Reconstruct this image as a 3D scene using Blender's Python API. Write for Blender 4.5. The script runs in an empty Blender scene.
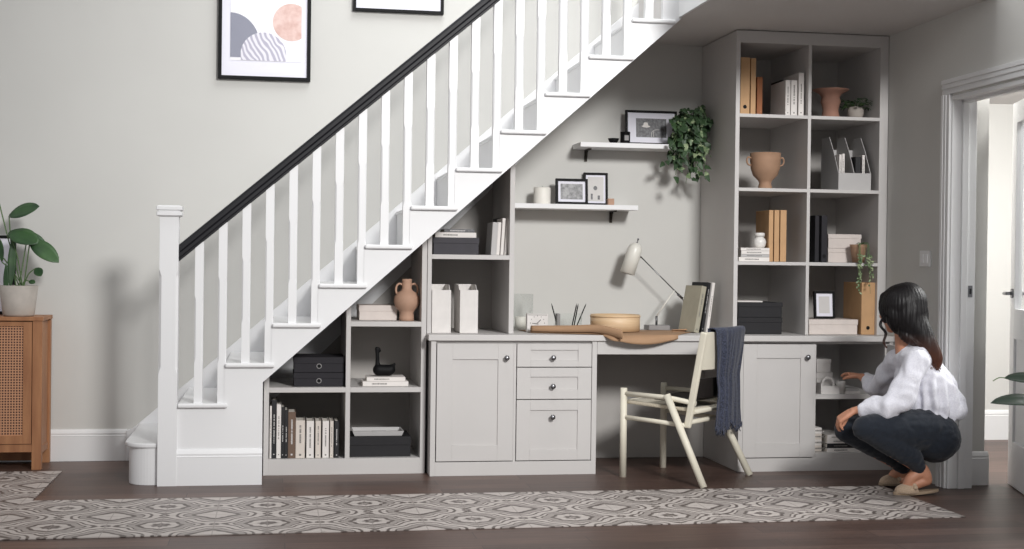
import bpy, bmesh, math, random
from mathutils import Vector, Matrix, noise
random.seed(7)
PI = math.pi
S = bpy.context.scene
COL = S.collection
# ---------------------------------------------------------------- camera
F_PX = 1376.19
yaw, pit, rol = math.radians(-9.7722), math.radians(-0.4491), math.radians(0.7032)
CAM = Vector((-2.5509, -7.3302, 1.1449))
FW = Vector((-math.sin(yaw)*math.cos(pit), math.cos(yaw)*math.cos(pit), math.sin(pit)))
RT = Vector((math.cos(yaw), math.sin(yaw), 0)); UP = RT.cross(FW)
RR = RT*math.cos(rol)+UP*math.sin(rol); UU = -RT*math.sin(rol)+UP*math.cos(rol)
cd = bpy.data.cameras.new('camera'); cam = bpy.data.objects.new('camera', cd); COL.objects.link(cam)
cd.sensor_width = 36; cd.lens = F_PX*36/1024; cd.clip_start = .05; cd.clip_end = 100
m = Matrix((RR, UU, -FW)).transposed().to_4x4(); m.translation = CAM; cam.matrix_world = m
S.camera = cam
def at(px, py, Y):
    r = RR*(px-512)+UU*(274.5-py)+FW*F_PX
    return CAM+r*((Y-CAM.y)/r.y)
# ---------------------------------------------------------------- world, light, exposure
S.view_settings.view_transform = 'Standard'; S.view_settings.look = 'None'
S.view_settings.gamma = 1; S.view_settings.use_curve_mapping = False; S.view_settings.exposure = -0.08
w = bpy.data.worlds.new('world'); S.world = w; w.use_nodes = True
bg = w.node_tree.nodes['Background']; bg.inputs[0].default_value = (.97, .97, .98, 1); bg.inputs[1].default_value = .46
def light(name, kind, loc, target, energy, size=1, col=(1, 1, 1), size_y=None):
    l = bpy.data.lights.new(name, kind); o = bpy.data.objects.new(name, l); COL.objects.link(o)
    o.location = loc; l.energy = energy; l.color = col
    d = Vector(target)-Vector(loc); o.rotation_euler = d.to_track_quat('-Z', 'Y').to_euler()
    if kind == 'AREA':
        l.shape = 'RECTANGLE'; l.size = size; l.size_y = size_y or size
    if kind == 'SUN': l.angle = math.radians(size)
    return o
key = light('key_spot', 'SPOT', (.45, -8.5, 4.5), (-1.35, .4, 1.4), 3050, 1, (1, .99, .975))
key.data.spot_size = math.radians(46); key.data.spot_blend = 1; key.data.shadow_soft_size = .75
light('stairwell_light', 'AREA', (-1.4, -.6, 4.6), (-1.2, .3, 1.6), 60, 1.6, (.97, .99, 1))
light('hall_light', 'AREA', (2.3, -.6, 2.1), (1.6, .2, 1.0), 90, .9, (1, .99, .97))
# ---------------------------------------------------------------- materials
def lin(h):
    v = [int(h[i:i+2], 16)/255 for i in (0, 2, 4)]
    return tuple(c/12.92 if c <= .04045 else ((c+.055)/1.055)**2.4 for c in v)+(1,)
def newmat(name):
    m = bpy.data.materials.new(name); m.use_nodes = True
    return m, m.node_tree.nodes, m.node_tree.links, m.node_tree.nodes['Principled BSDF']
def mat(name, h, rough=.6, var=.06, scale=8, bump=0, metal=0, stretch=(1, 1, 1), h2=None, coat=0, trans=0, spec=.5):
    m, N, L, P = newmat(name)
    P.inputs['Roughness'].default_value = rough; P.inputs['Metallic'].default_value = metal
    P.inputs['Specular IOR Level'].default_value = spec
    if coat: P.inputs['Coat Weight'].default_value = coat
    if trans: P.inputs['Transmission Weight'].default_value = trans
    tc = N.new('ShaderNodeTexCoord'); mp = N.new('ShaderNodeMapping'); mp.inputs['Scale'].default_value = stretch
    nz = N.new('ShaderNodeTexNoise'); nz.inputs['Scale'].default_value = scale; nz.inputs['Detail'].default_value = 4
    L.new(tc.outputs['Object'], mp.inputs[0]); L.new(mp.outputs[0], nz.inputs[0])
    cr = N.new('ShaderNodeValToRGB'); a = lin(h); b = lin(h2) if h2 else tuple(min(1, c*(1+var)) for c in a[:3])+(1,)
    lo = a if h2 else tuple(c*(1-var) for c in a[:3])+(1,)
    cr.color_ramp.elements[0].color = lo; cr.color_ramp.elements[1].color = b
    cr.color_ramp.elements[0].position = .35; cr.color_ramp.elements[1].position = .65
    L.new(nz.outputs[0], cr.inputs[0]); L.new(cr.outputs[0], P.inputs['Base Color'])
    if bump:
        bp = N.new('ShaderNodeBump'); bp.inputs['Strength'].default_value = bump; bp.inputs['Distance'].default_value = .01
        L.new(nz.outputs[0], bp.inputs['Height']); L.new(bp.outputs[0], P.inputs['Normal'])
    return m
class NM:   # tiny node-math helper
    def __init__(s, N, L): s.N, s.L = N, L
    def f(s, op, a, b=None, c=None):
        n = s.N.new('ShaderNodeMath'); n.operation = op
        for i, v in enumerate((a, b, c)):
            if v is None: continue
            if isinstance(v, (int, float)): n.inputs[i].default_value = v
            else: s.L.new(v, n.inputs[i])
        return n.outputs[0]
    def band(s, v, c, w, soft=.006):   # 1 near c
        d = s.f('ABSOLUTE', s.f('SUBTRACT', v, c))
        n = s.N.new('ShaderNodeMapRange'); n.interpolation_type = 'SMOOTHSTEP'
        n.inputs[1].default_value = w-soft; n.inputs[2].default_value = w+soft; n.inputs[3].default_value = 1; n.inputs[4].default_value = 0
        s.L.new(d, n.inputs[0]); return n.outputs[0]
def floor_mat():
    m, N, L, P = newmat('dark_plank_floor'); q = NM(N, L)
    tc = N.new('ShaderNodeTexCoord')
    br = N.new('ShaderNodeTexBrick'); br.inputs['Scale'].default_value = 1; br.inputs['Brick Width'].default_value = 1.25
    br.inputs['Row Height'].default_value = .14; br.inputs['Mortar Size'].default_value = .0018; br.offset = .37
    br.inputs['Color1'].default_value = lin('604a41'); br.inputs['Color2'].default_value = lin('46342d'); br.inputs['Mortar'].default_value = lin('2a1f1b')
    L.new(tc.outputs['Object'], br.inputs[0])
    mp = N.new('ShaderNodeMapping'); mp.inputs['Scale'].default_value = (1.2, 14, 1); L.new(tc.outputs['Object'], mp.inputs[0])
    nz = N.new('ShaderNodeTexNoise'); nz.inputs['Scale'].default_value = 3; nz.inputs['Detail'].default_value = 7; L.new(mp.outputs[0], nz.inputs[0])
    mx = N.new('ShaderNodeMix'); mx.data_type = 'RGBA'; mx.blend_type = 'OVERLAY'; mx.inputs[0].default_value = .7
    L.new(br.outputs[0], mx.inputs[6]); L.new(nz.outputs[0], mx.inputs[7]); L.new(mx.outputs[2], P.inputs['Base Color'])
    P.inputs['Roughness'].default_value = .42
    bp = N.new('ShaderNodeBump'); bp.inputs['Strength'].default_value = .12; bp.inputs['Distance'].default_value = .004
    L.new(nz.outputs[0], bp.inputs['Height']); L.new(bp.outputs[0], P.inputs['Normal'])
    return m
def tile_mat():
    m, N, L, P = newmat('encaustic_pattern'); q = NM(N, L)
    tc = N.new('ShaderNodeTexCoord'); sp = N.new('ShaderNodeSeparateXYZ')
    nz = N.new('ShaderNodeTexNoise'); nz.inputs['Scale'].default_value = 22; L.new(tc.outputs['Object'], nz.inputs[0])
    L.new(tc.outputs['Object'], sp.inputs[0])
    per = .452
    def fold(o, off): return q.f('SUBTRACT', q.f('FRACT', q.f('ADD', q.f('DIVIDE', o, per), off+.5)), .5)
    u = fold(sp.outputs[0], 2.572/per+.0); v = fold(sp.outputs[1], .815/per)
    au, av = q.f('ABSOLUTE', u), q.f('ABSOLUTE', v)
    r1 = q.f('SQRT', q.f('ADD', q.f('MULTIPLY', u, u), q.f('MULTIPLY', v, v)))
    bu, bv = q.f('SUBTRACT', .5, au), q.f('SUBTRACT', .5, av)
    r2 = q.f('SQRT', q.f('ADD', q.f('MULTIPLY', bu, bu), q.f('MULTIPLY', bv, bv)))
    th = q.f('ARCTAN2', v, u); t2 = q.f('ARCTAN2', bv, bu)
    wob = q.f('MULTIPLY', q.f('SUBTRACT', nz.outputs[0], .5), .045)
    rr = q.f('ADD', q.f('SUBTRACT', r1, q.f('MULTIPLY', q.f('COSINE', q.f('MULTIPLY', th, 8)), .010)), wob)
    ro = q.f('ADD', q.f('SUBTRACT', r1, q.f('MULTIPLY', q.f('COSINE', q.f('MULTIPLY', th, 4)), .032)), wob)
    s2 = q.f('ADD', q.f('SUBTRACT', r2, q.f('MULTIPLY', q.f('COSINE', q.f('MULTIPLY', t2, 4)), .022)), wob)
    e1 = q.f('SQRT', q.f('ADD', q.f('POWER', q.f('MULTIPLY', bu, 1.0), 2), q.f('POWER', av, 2)))
    e2 = q.f('SQRT', q.f('ADD', q.f('POWER', au, 2), q.f('POWER', bv, 2)))
    cu = q.f('COSINE', q.f('MULTIPLY', u, 2*PI)); cv = q.f('COSINE', q.f('MULTIPLY', v, 2*PI))
    lob = q.f('MULTIPLY', q.f('COSINE', q.f('MULTIPLY', th, 8)), q.f('MULTIPLY', r1, .35))
    g = q.f('ADD', q.f('ADD', cu, cv), q.f('ADD', q.f('MULTIPLY', wob, 6), lob))
    G = lambda c, w: q.band(g, c, w, .05)
    bands = [G(1.93, .07), G(1.35, .13), G(.72, .07), G(.34, .10), G(-.34, .10), G(-.80, .06), G(-1.30, .12), G(-1.9, .09),
             q.band(e1, .035, .016), q.band(e2, .035, .016)]
    tot = bands[0]
    for b in bands[1:]: tot = q.f('MAXIMUM', tot, b)
    fill = q.f('MULTIPLY', q.f('MAXIMUM', G(1.05, .30), G(-1.05, .22)), .45)
    tot = q.f('MAXIMUM', tot, fill)
    grout = q.f('MAXIMUM', q.f('MAXIMUM', q.band(u, 0, .006, .002), q.band(v, 0, .006, .002)), q.f('MAXIMUM', q.band(bu, 0, .006, .002), q.band(bv, 0, .006, .002)))
    tot = q.f('MULTIPLY', tot, q.f('ADD', .72, q.f('MULTIPLY', nz.outputs[0], .5)))
    mx = N.new('ShaderNodeMix'); mx.data_type = 'RGBA'; mx.clamp_factor = True; L.new(tot, mx.inputs[0])
    mx.inputs[6].default_value = lin('bab2ad'); mx.inputs[7].default_value = lin('554c48')
    m2 = N.new('ShaderNodeMix'); m2.data_type = 'RGBA'; L.new(q.f('MULTIPLY', grout, .55), m2.inputs[0]); L.new(mx.outputs[2], m2.inputs[6]); m2.inputs[7].default_value = lin('857d78')
    L.new(m2.outputs[2], P.inputs['Base Color']); P.inputs['Roughness'].default_value = .5
    return m
def cane_mat():
    m, N, L, P = newmat('woven_cane'); q = NM(N, L)
    tc = N.new('ShaderNodeTexCoord'); sp = N.new('ShaderNodeSeparateXYZ'); L.new(tc.outputs['Object'], sp.inputs[0])
    fx = q.f('FRACT', q.f('DIVIDE', sp.outputs[0], .0145)); fz = q.f('FRACT', q.f('DIVIDE', sp.outputs[2], .0145))
    h = q.f('MULTIPLY', q.band(fx, .5, .30, .05), q.band(fz, .5, .30, .05))
    mx = N.new('ShaderNodeMix'); mx.data_type = 'RGBA'; L.new(h, mx.inputs[0]); mx.inputs[6].default_value = lin('bd8a68'); mx.inputs[7].default_value = lin('40241a')
    L.new(mx.outputs[2], P.inputs['Base Color']); P.inputs['Roughness'].default_value = .6
    bp = N.new('ShaderNodeBump'); bp.inputs['Strength'].default_value = .5; bp.invert = True; L.new(h, bp.inputs['Height']); L.new(bp.outputs[0], P.inputs['Normal'])
    return m
def stripe_mat(name, a, b, scale, dist=2, rot=0, kind='BANDS'):
    m, N, L, P = newmat(name); tc = N.new('ShaderNodeTexCoord'); mp = N.new('ShaderNodeMapping'); mp.inputs['Rotation'].default_value = (0, rot, 0)
    wv = N.new('ShaderNodeTexWave'); wv.wave_type = kind; wv.inputs['Scale'].default_value = scale; wv.inputs['Distortion'].default_value = dist; wv.inputs['Detail'].default_value = 1
    cr = N.new('ShaderNodeValToRGB'); cr.color_ramp.elements[0].color = lin(a); cr.color_ramp.elements[1].color = lin(b)
    cr.color_ramp.elements[0].position = .35; cr.color_ramp.elements[1].position = .6
    L.new(tc.outputs['Object'], mp.inputs[0]); L.new(mp.outputs[0], wv.inputs[0]); L.new(wv.outputs[0], cr.inputs[0]); L.new(cr.outputs[0], P.inputs['Base Color'])
    return m
def cloth_mat(name, a, b, scale=260, bump=.3, rough=.9, big=0):
    m, N, L, P = newmat(name); tc = N.new('ShaderNodeTexCoord')
    nz = N.new('ShaderNodeTexNoise'); nz.inputs['Scale'].default_value = scale; nz.inputs['Detail'].default_value = 2; L.new(tc.outputs['Object'], nz.inputs[0])
    cr = N.new('ShaderNodeValToRGB'); cr.color_ramp.elements[0].color = lin(a); cr.color_ramp.elements[1].color = lin(b)
    cr.color_ramp.elements[0].position = .38; cr.color_ramp.elements[1].position = .62
    L.new(nz.outputs[0], cr.inputs[0]); L.new(cr.outputs[0], P.inputs['Base Color']); P.inputs['Roughness'].default_value = rough
    bp = N.new('ShaderNodeBump'); bp.inputs['Strength'].default_value = bump; bp.inputs['Distance'].default_value = .003
    L.new(nz.outputs[0], bp.inputs['Height'])
    if big:
        n2 = N.new('ShaderNodeTexNoise'); n2.inputs['Scale'].default_value = 14; n2.inputs['Detail'].default_value = 3; n2.inputs['Distortion'].default_value = 1.2
        L.new(tc.outputs['Object'], n2.inputs[0])
        b2 = N.new('ShaderNodeBump'); b2.inputs['Strength'].default_value = big; b2.inputs['Distance'].default_value = .02
        L.new(n2.outputs[0], b2.inputs['Height']); L.new(bp.outputs[0], b2.inputs['Normal']); L.new(b2.outputs[0], P.inputs['Normal'])
    else: L.new(bp.outputs[0], P.inputs['Normal'])
    P.inputs['Sheen Weight'].default_value = .15
    return m
M = dict(
    wall=mat('wall_paint', 'cbcac6', .85, .015, 2), ceil=mat('ceiling_paint', 'cdcac8', .9, .01, 2),
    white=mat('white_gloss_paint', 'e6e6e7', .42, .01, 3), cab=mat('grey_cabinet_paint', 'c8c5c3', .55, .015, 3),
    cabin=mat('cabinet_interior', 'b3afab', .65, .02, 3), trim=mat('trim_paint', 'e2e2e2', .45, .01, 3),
    floor=floor_mat(), tile=tile_mat(), cane=cane_mat(), rail=mat('black_handrail_paint', '1d1d21', .5, .05, 5, spec=.3),
    oak=mat('sideboard_wood', 'a87650', .55, .1, 4, .08, stretch=(6, 6, .8), h2='936241'), cream=mat('cream_wood', 'ddd7c6', .5, .04, 6, .03),
    plyw=mat('bent_birch', 'dfc4a2', .5, .05, 5, .03, stretch=(1, 1, 8), h2='d4b48d'), kraft=mat('kraft_paper', 'a78567', .8, .05, 6, .05), kraftd=mat('kraft_paper_edge', 'd9b99a', .7, .03),
    black=mat('black_board', '17161a', .7, .08, 30, .05), blackg=mat('black_gloss', '0b0b0d', .62, .02, spec=.22), dark=mat('dark_charcoal', '211f25', .75, .05, 20),
    dgrey=mat('dark_grey_board', '3c3a40', .7, .05, 20), grey=mat('mid_grey', '8e8c8c', .6, .04), lgrey=mat('light_grey', 'b9b7b6', .6, .03),
    wbox=mat('white_board', 'dedad7', .6, .03, 20), pink=mat('blush_board', 'd8cec8', .65, .03, 20), paper=mat('page_paper', 'e6e1d8', .8, .05, 60),
    bwhite=mat('white_book_cloth', 'e5e0dc', .6, .02), bcream=mat('cream_book_cloth', 'd8cfc6', .65, .03), bblack=mat('black_book_cloth', '1c1c1f', .6, .05),
    bgreyg=mat('sage_grey_book_cloth', 'a5a08f', .7, .06, 14, .05), bbrown=mat('brown_book_cloth', '6b5648', .65, .05), tan=mat('tan_box_file', 'c29a70', .65, .05, 14), tand=mat('brown_file', '9b5f38', .65, .05, 14),
    ink=mat('printing_ink', '7a7774', .6), inkl=mat('pale_print', 'cfccca', .6), terra=mat('terracotta', 'b8947e', .75, .07, 12, .06), terrad=mat('red_terracotta', 'a37a69', .8, .08, 12, .08),
    clay=mat('brown_clay', 'a5836a', .75, .07, 12, .06), ceram=mat('white_ceramic', 'e6e3df', .3, .03), steel=mat('brushed_steel', '868689', .34, .04, metal=1),
    concrete=mat('concrete_pot', 'b0a8a0', .8, .07, 18, .1), leaf=mat('leaf_green', '3f6136', .4, .12, 9, 0, h2='28432a'), leafd=mat('dark_leaf_green', '2a3f28', .5, .1, 9, 0, h2='3d5637'),
    leafv=mat('variegated_leaf', '41603a', .5, .1, 30, 0, h2='a3b08a'), leafb=mat('deep_rubber_leaf', '26362a', .35, .1, 7), stem=mat('plant_stem', '587346', .6), soil=mat('potting_soil', '3a2c22', .95, .2, 60, .4),
    matb=mat('white_mount', 'e9e8f2', .7, .01), art=mat('art_paper', 'f2f1f6', .7, .01), photo=mat('grey_photo', '6a6a6c', .5, .1, 45, h2='a2a2a3'), photod=mat('dark_photo', '4c4c4f', .5, .1, 70, h2='77777a'),
    blush=mat('blush_print', 'e6cbc4', .7, .03, 22, h2='d3aea5'), archp=stripe_mat('striped_arch_print', '66687a', 'a5a7b5', 60, 3, .9), marbp=stripe_mat('marble_print', 'b2afc0', 'e4e2ea', 12, 6, .5),
    scarf=cloth_mat('navy_knit', '0d101b', '4d5369', 210, .6), jeans=cloth_mat('dark_denim', '0b111b', '1b2431', 420, .25, .9, .12), blouse=cloth_mat('white_crinkle_cotton', 'e0e0ea', 'ebebf3', 150, .15, .85, .30),
    skin=mat('skin', 'c58c70', .5, .06, 18), lips=mat('lips', 'a25c50', .45), suede=cloth_mat('tan_suede', 'b39a82', 'c8b29a', 300, .3), sole=mat('rubber_sole', 'a8937c', .8),
    eye=mat('eye_white', 'e8e4e0', .2), iris=mat('dark_iris', '2a1a12', .2), wax=mat('candle_wax', 'efece4', .5, .01), lampw=mat('white_lamp_enamel', 'e4e2da', .35, .01), leather=mat('black_leather', '25211f', .45, .08, 20, .1),
    weave=cloth_mat('woven_cord_seat', 'b5ab98', 'd2c9b6', 200, .6), brass=mat('dark_bracket', '3b3733', .4, .05, metal=1))
def glass(name, col=(1, 1, 1, 1)):
    m, N, L, P = newmat(name); P.inputs['Base Color'].default_value = col; P.inputs['Roughness'].default_value = .02
    P.inputs['Transmission Weight'].default_value = 1; P.inputs['IOR'].default_value = 1.1 if name == 'thin_glass' else 1.4
    return m
def clear(name):
    m, N, L, P = newmat(name); N.remove(P); out = N['Material Output']; t = N.new('ShaderNodeBsdfTransparent'); g = N.new('ShaderNodeBsdfGlossy'); g.inputs['Roughness'].default_value = .03
    t.inputs[0].default_value = (.985, .992, .99, 1); x = N.new('ShaderNodeMixShader'); lw = N.new('ShaderNodeLayerWeight'); lw.inputs[0].default_value = .12; pw = N.new('ShaderNodeMath'); pw.operation = 'MULTIPLY'; pw.inputs[1].default_value = .55; L.new(lw.outputs[1], pw.inputs[0])
    L.new(pw.outputs[0], x.inputs[0]); L.new(t.outputs[0], x.inputs[1]); L.new(g.outputs[0], x.inputs[2]); L.new(x.outputs[0], out.inputs[0]); return m
M['glass'] = clear('clear_glass'); M['pane'] = clear('thin_glass')
def hair_mat():
    m, N, L, P = newmat('dark_brown_hair'); tc = N.new('ShaderNodeTexCoord'); sp = N.new('ShaderNodeSeparateXYZ'); L.new(tc.outputs['Object'], sp.inputs[0])
    mr = N.new('ShaderNodeMapRange'); mr.inputs[1].default_value = .60; mr.inputs[2].default_value = .86; L.new(sp.outputs[2], mr.inputs[0])
    cr = N.new('ShaderNodeValToRGB'); cr.color_ramp.elements[0].color = lin('5e3a2c'); cr.color_ramp.elements[1].color = lin('110e10'); L.new(mr.outputs[0], cr.inputs[0])
    L.new(cr.outputs[0], P.inputs['Base Color']); P.inputs['Roughness'].default_value = .48; P.inputs['Specular IOR Level'].default_value = .35
    nz = N.new('ShaderNodeTexNoise'); nz.inputs['Scale'].default_value = 90; mp = N.new('ShaderNodeMapping'); mp.inputs['Scale'].default_value = (1.5, 1.5, .12)
    L.new(tc.outputs['Object'], mp.inputs[0]); L.new(mp.outputs[0], nz.inputs[0]); bp = N.new('ShaderNodeBump'); bp.inputs['Strength'].default_value = .5; bp.inputs['Distance'].default_value = .004
    L.new(nz.outputs[0], bp.inputs['Height']); L.new(bp.outputs[0], P.inputs['Normal'])
    return m
M['hair'] = hair_mat()
# ---------------------------------------------------------------- mesh helpers
def B(): return bmesh.new()
def box(bm, x0, x1, y0, y1, z0, z1, mi=0):
    v = [bm.verts.new((x, y, z)) for z in (z0, z1) for y in (y0, y1) for x in (x0, x1)]
    for f in ((0, 2, 3, 1), (4, 5, 7, 6), (0, 1, 5, 4), (2, 6, 7, 3), (0, 4, 6, 2), (1, 3, 7, 5)):
        bm.faces.new([v[i] for i in f]).material_index = mi
    return bm
def obox(bm, c, ax, ay, az, hx, hy, hz):   # oriented box
    c = Vector(c); v = [bm.verts.new(c+ax*(sx*hx)+ay*(sy*hy)+az*(sz*hz)) for sz in (-1, 1) for sy in (-1, 1) for sx in (-1, 1)]
    for f in ((0, 2, 3, 1), (4, 5, 7, 6), (0, 1, 5, 4), (2, 6, 7, 3), (0, 4, 6, 2), (1, 3, 7, 5)): bm.faces.new([v[i] for i in f])
    return bm
def poly(bm, pts, y0, y1):   # xz polygon extruded along y
    a = [bm.verts.new((x, y0, z)) for x, z in pts]; b = [bm.verts.new((x, y1, z)) for x, z in pts]; n = len(pts)
    bm.faces.new(a); bm.faces.new(b[::-1])
    for i in range(n): bm.faces.new((a[i], b[i], b[(i+1) % n], a[(i+1) % n]))
    bmesh.ops.recalc_face_normals(bm, faces=bm.faces); return bm
def lathe(bm, prof, c=(0, 0, 0), seg=32, cap=True):
    c = Vector(c); rings = []
    for r, z in prof: rings.append([bm.verts.new(c+Vector((r*math.cos(2*PI*k/seg), r*math.sin(2*PI*k/seg), z))) for k in range(seg)])
    for a, b in zip(rings, rings[1:]):
        for k in range(seg): bm.faces.new((a[k], a[(k+1) % seg], b[(k+1) % seg], b[k])).smooth = True
    if cap:
        if prof[0][0] > 1e-5: bm.faces.new(rings[0][::-1])
        if prof[-1][0] > 1e-5: bm.faces.new(rings[-1])
    return bm
def tube(bm, pts, rad, seg=12, cap=True, flat=None):
    pts = [Vector(p) for p in pts]; n = len(pts)
    rad = [rad]*n if isinstance(rad, (int, float)) else rad
    t0 = (pts[1]-pts[0]).normalized(); ref = Vector((0, 0, 1)) if abs(t0.z) < .9 else Vector((1, 0, 0))
    u = t0.cross(ref).normalized(); rings = []
    for i in range(n):
        t = (pts[min(i+1, n-1)]-pts[max(i-1, 0)]).normalized(); u = (u-t*u.dot(t)).normalized(); v = t.cross(u)
        r = rad[i]; rings.append([bm.verts.new(pts[i]+u*(r*math.cos(2*PI*k/seg))+v*(r*(flat or 1)*math.sin(2*PI*k/seg))) for k in range(seg)])
    for a, b in zip(rings, rings[1:]):
        for k in range(seg): bm.faces.new((a[k], a[(k+1) % seg], b[(k+1) % seg], b[k])).smooth = True
    if cap: bm.faces.new(rings[0][::-1]); bm.faces.new(rings[-1])
    return bm
def spline(pts, n=6):
    pts = [tuple(p) for p in pts]; out = []; P = [pts[0]]+pts+[pts[-1]]
    for i in range(1, len(P)-2):
        for k in range(n):
            t = k/n; out.append(tuple(.5*((2*b)+(c-a)*t+(2*a-5*b+4*c-d)*t*t+(-a+3*b-3*c+d)*t**3) for a, b, c, d in zip(P[i-1], P[i], P[i+1], P[i+2])))
    out.append(pts[-1]); return out
def ball(bm, c, r, sc=(1, 1, 1), rot=None, seg=20):
    mt = Matrix.Translation(c) @ (rot.to_4x4() if rot else Matrix()) @ Matrix.Diagonal((*[r*s for s in sc], 1))
    res = bmesh.ops.create_uvsphere(bm, u_segments=seg, v_segments=seg//2+2, radius=1, matrix=mt)
    for v in res['verts']:
        for f in v.link_faces: f.smooth = True
def limb(bm, pts, rad, seg=18, n=6):   # tapered rounded limb
    q = spline([tuple(p)+(r,) for p, r in zip(pts, rad)], n)
    tube(bm, [x[:3] for x in q], [max(.002, x[3]) for x in q], seg)
    ball(bm, pts[0], rad[0]*.985); ball(bm, pts[-1], rad[-1]*.985)
def loft_post(bm, cx, cy, lv):   # square post with chamfered stretch: (z, half, chamfer)
    rings = []
    for z, h, c in lv:
        p = [(h-c, -h), (h, -h+c), (h, h-c), (h-c, h), (-h+c, h), (-h, h-c), (-h, -h+c), (-h+c, -h)]
        rings.append([bm.verts.new((cx+x, cy+y, z)) for x, y in p])
    for a, b in zip(rings, rings[1:]):
        for k in range(8): bm.faces.new((a[k], a[(k+1) % 8], b[(k+1) % 8], b[k]))
    bm.faces.new(rings[0][::-1]); bm.faces.new(rings[-1]); return bm
def obj(name, bm, m, parent=None, bev=0, loc=None, smooth=False):
    me = bpy.data.meshes.new(name)
    if isinstance(bm, bpy.types.Mesh): me = bm; me.name = name
    else: bm.to_mesh(me); bm.free()
    for x in (m if isinstance(m, (list, tuple)) else [m]): me.materials.append(M[x] if isinstance(x, str) else x)
    if smooth:
        for p in me.polygons: p.use_smooth = True
    o = bpy.data.objects.new(name, me); COL.objects.link(o); o.parent = parent
    if loc: o.location = loc
    if bev:
        b = o.modifiers.new('bevel', 'BEVEL'); b.width = bev; b.segments = 2; b.limit_method = 'ANGLE'
    return o
def thing(name, label, cat, loc=(0, 0, 0), rotz=0, group=None):
    o = bpy.data.objects.new(name, None); COL.objects.link(o); o.empty_display_size = .05
    o.location = loc; o.rotation_euler = (0, 0, rotz); o['label'] = label; o['category'] = cat
    if group: o['group'] = group
    return o
def struct(name, bm, m, parent=None, bev=0):
    o = obj(name, bm, m, parent, bev)
    if not parent: o['kind'] = 'structure'
    return o
def bake(bm, voxel, smooth=4):   # voxel-remeshed continuous surface
    me = bpy.data.meshes.new('tmp'); bm.to_mesh(me); bm.free(); o = bpy.data.objects.new('tmp', me); COL.objects.link(o)
    r = o.modifiers.new('r', 'REMESH'); r.mode = 'VOXEL'; r.voxel_size = voxel; r.use_smooth_shade = True
    if smooth: s = o.modifiers.new('s', 'SMOOTH'); s.iterations = smooth; s.factor = .5
    dg = bpy.context.evaluated_depsgraph_get(); dg.update()
    out = bpy.data.meshes.new_from_object(o.evaluated_get(dg)); bpy.data.objects.remove(o); bpy.data.meshes.remove(me)
    for p in out.polygons: p.use_smooth = True
    return out
# ================================================================ ROOM
XR = .918; ZC = 2.483; YW = .75
DY0, DY1, DH = -.655, -1.42, 2.045      # doorway in the right wall
bm = B(); box(bm, -6, 4.2, -7.6, 2.6, -.1, 0); struct('floor', bm, 'floor')
bm = B(); box(bm, -6, XR+.13, YW, YW+.12, 0, 4.6); struct('wall_back', bm, 'wall')
YF = -1.62; YC = -1.08
bm = B(); box(bm, XR, XR+.13, DY0, YW, 0, ZC); box(bm, XR, XR+.13, DY1, DY0, DH, ZC); box(bm, XR, XR+.13, YF, DY1, 0, ZC); struct('wall_right', bm, 'wall')
bm = B(); box(bm, -.41, 4.2, YC, YW, ZC, ZC+.26); struct('ceiling', bm, 'ceil')
bm = B(); box(bm, -.425, -.41, YC, -.17, ZC-.002, ZC+.27); struct('trim_1', bm, 'trim')
# hall beyond the doorway
bm = B(); box(bm, XR+.13, 1.178, -.55, -.40, 0, ZC); struct('wall_hall_nib', bm, 'wall')
bm = B(); box(bm, 1.0, 4.2, 1.25, 1.37, 0, ZC); struct('wall_hall_far', bm, 'wall')
bm = B(); box(bm, 4.1, 4.2, YF, 1.25, 0, ZC); struct('wall_hall_side', bm, 'wall')
bm = B(); box(bm, 1.05, 4.1, -.40, 1.25, 2.26, ZC); struct('ceiling_hall', bm, 'ceil')
def skirt(bm, x0, x1, y, h=.178, d=.018, sgn=-1):   # baseboard facing -y (profile with a moulded head)
    pr = [(0, 0), (d, 0), (d, h*.78), (d*1.05, h*.80), (d*.75, h*.82), (d*.85, h*.88), (d*.6, h*.95), (d*.3, h), (0, h)]
    a = [bm.verts.new((x0, y-p, z)) for p, z in pr]; b = [bm.verts.new((x1, y-p, z)) for p, z in pr]
    bm.faces.new(a); bm.faces.new(b[::-1])
    for i in range(len(pr)): bm.faces.new((a[i], b[i], b[(i+1) % len(pr)], a[(i+1) % len(pr)]))
    bmesh.ops.recalc_face_normals(bm, faces=bm.faces)
bm = B(); skirt(bm, -6, -3.372, YW); struct('baseboard_back', bm, 'trim')
bm = B(); skirt(bm, XR+.131, 1.196, -.55); struct('baseboard_hall_nib', bm, 'trim')
bm = B(); skirt(bm, 1.05, 4.1, 1.25, .2); struct('baseboard_hall_far', bm, 'trim')
# door casing (moulded) and lining
def casing(bm, z0, z1, y0, y1, horiz=False):
    st = [(0, .30, .022), (.30, .42, .017), (.42, .62, .020), (.62, .74, .014), (.74, 1, .017)]
    for a, b, d in st:
        if horiz: box(bm, XR-d, XR, y1, y0, z1+(z0-z1)*b, z1+(z0-z1)*a)
        else: box(bm, XR-d, XR, y0+(y1-y0)*b, y0+(y1-y0)*a, z0, z1)
bm = B(); casing(bm, 0, DH+.012, DY0+.095, DY0+.012); casing(bm, 0, DH+.012, DY1-.095, DY1-.012); casing(bm, DH+.012, DH+.09, DY0+.095, DY1-.095, True)
struct('trim_2', bm, 'trim', bev=.002)
bm = B(); box(bm, XR-.004, XR+.134, DY0-.001, DY0+.02, 0, DH); box(bm, XR-.004, XR+.134, DY1-.02, DY1+.001, 0, DH); box(bm, XR-.004, XR+.134, DY1, DY0, DH-.02, DH+.001)
box(bm, XR+.05, XR+.085, DY0-.014, DY0, 0, DH-.02); box(bm, XR+.05, XR+.085, DY1, DY0, DH-.034, DH-.02)
struct('trim_3', bm, 'trim', bev=.0015)
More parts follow.
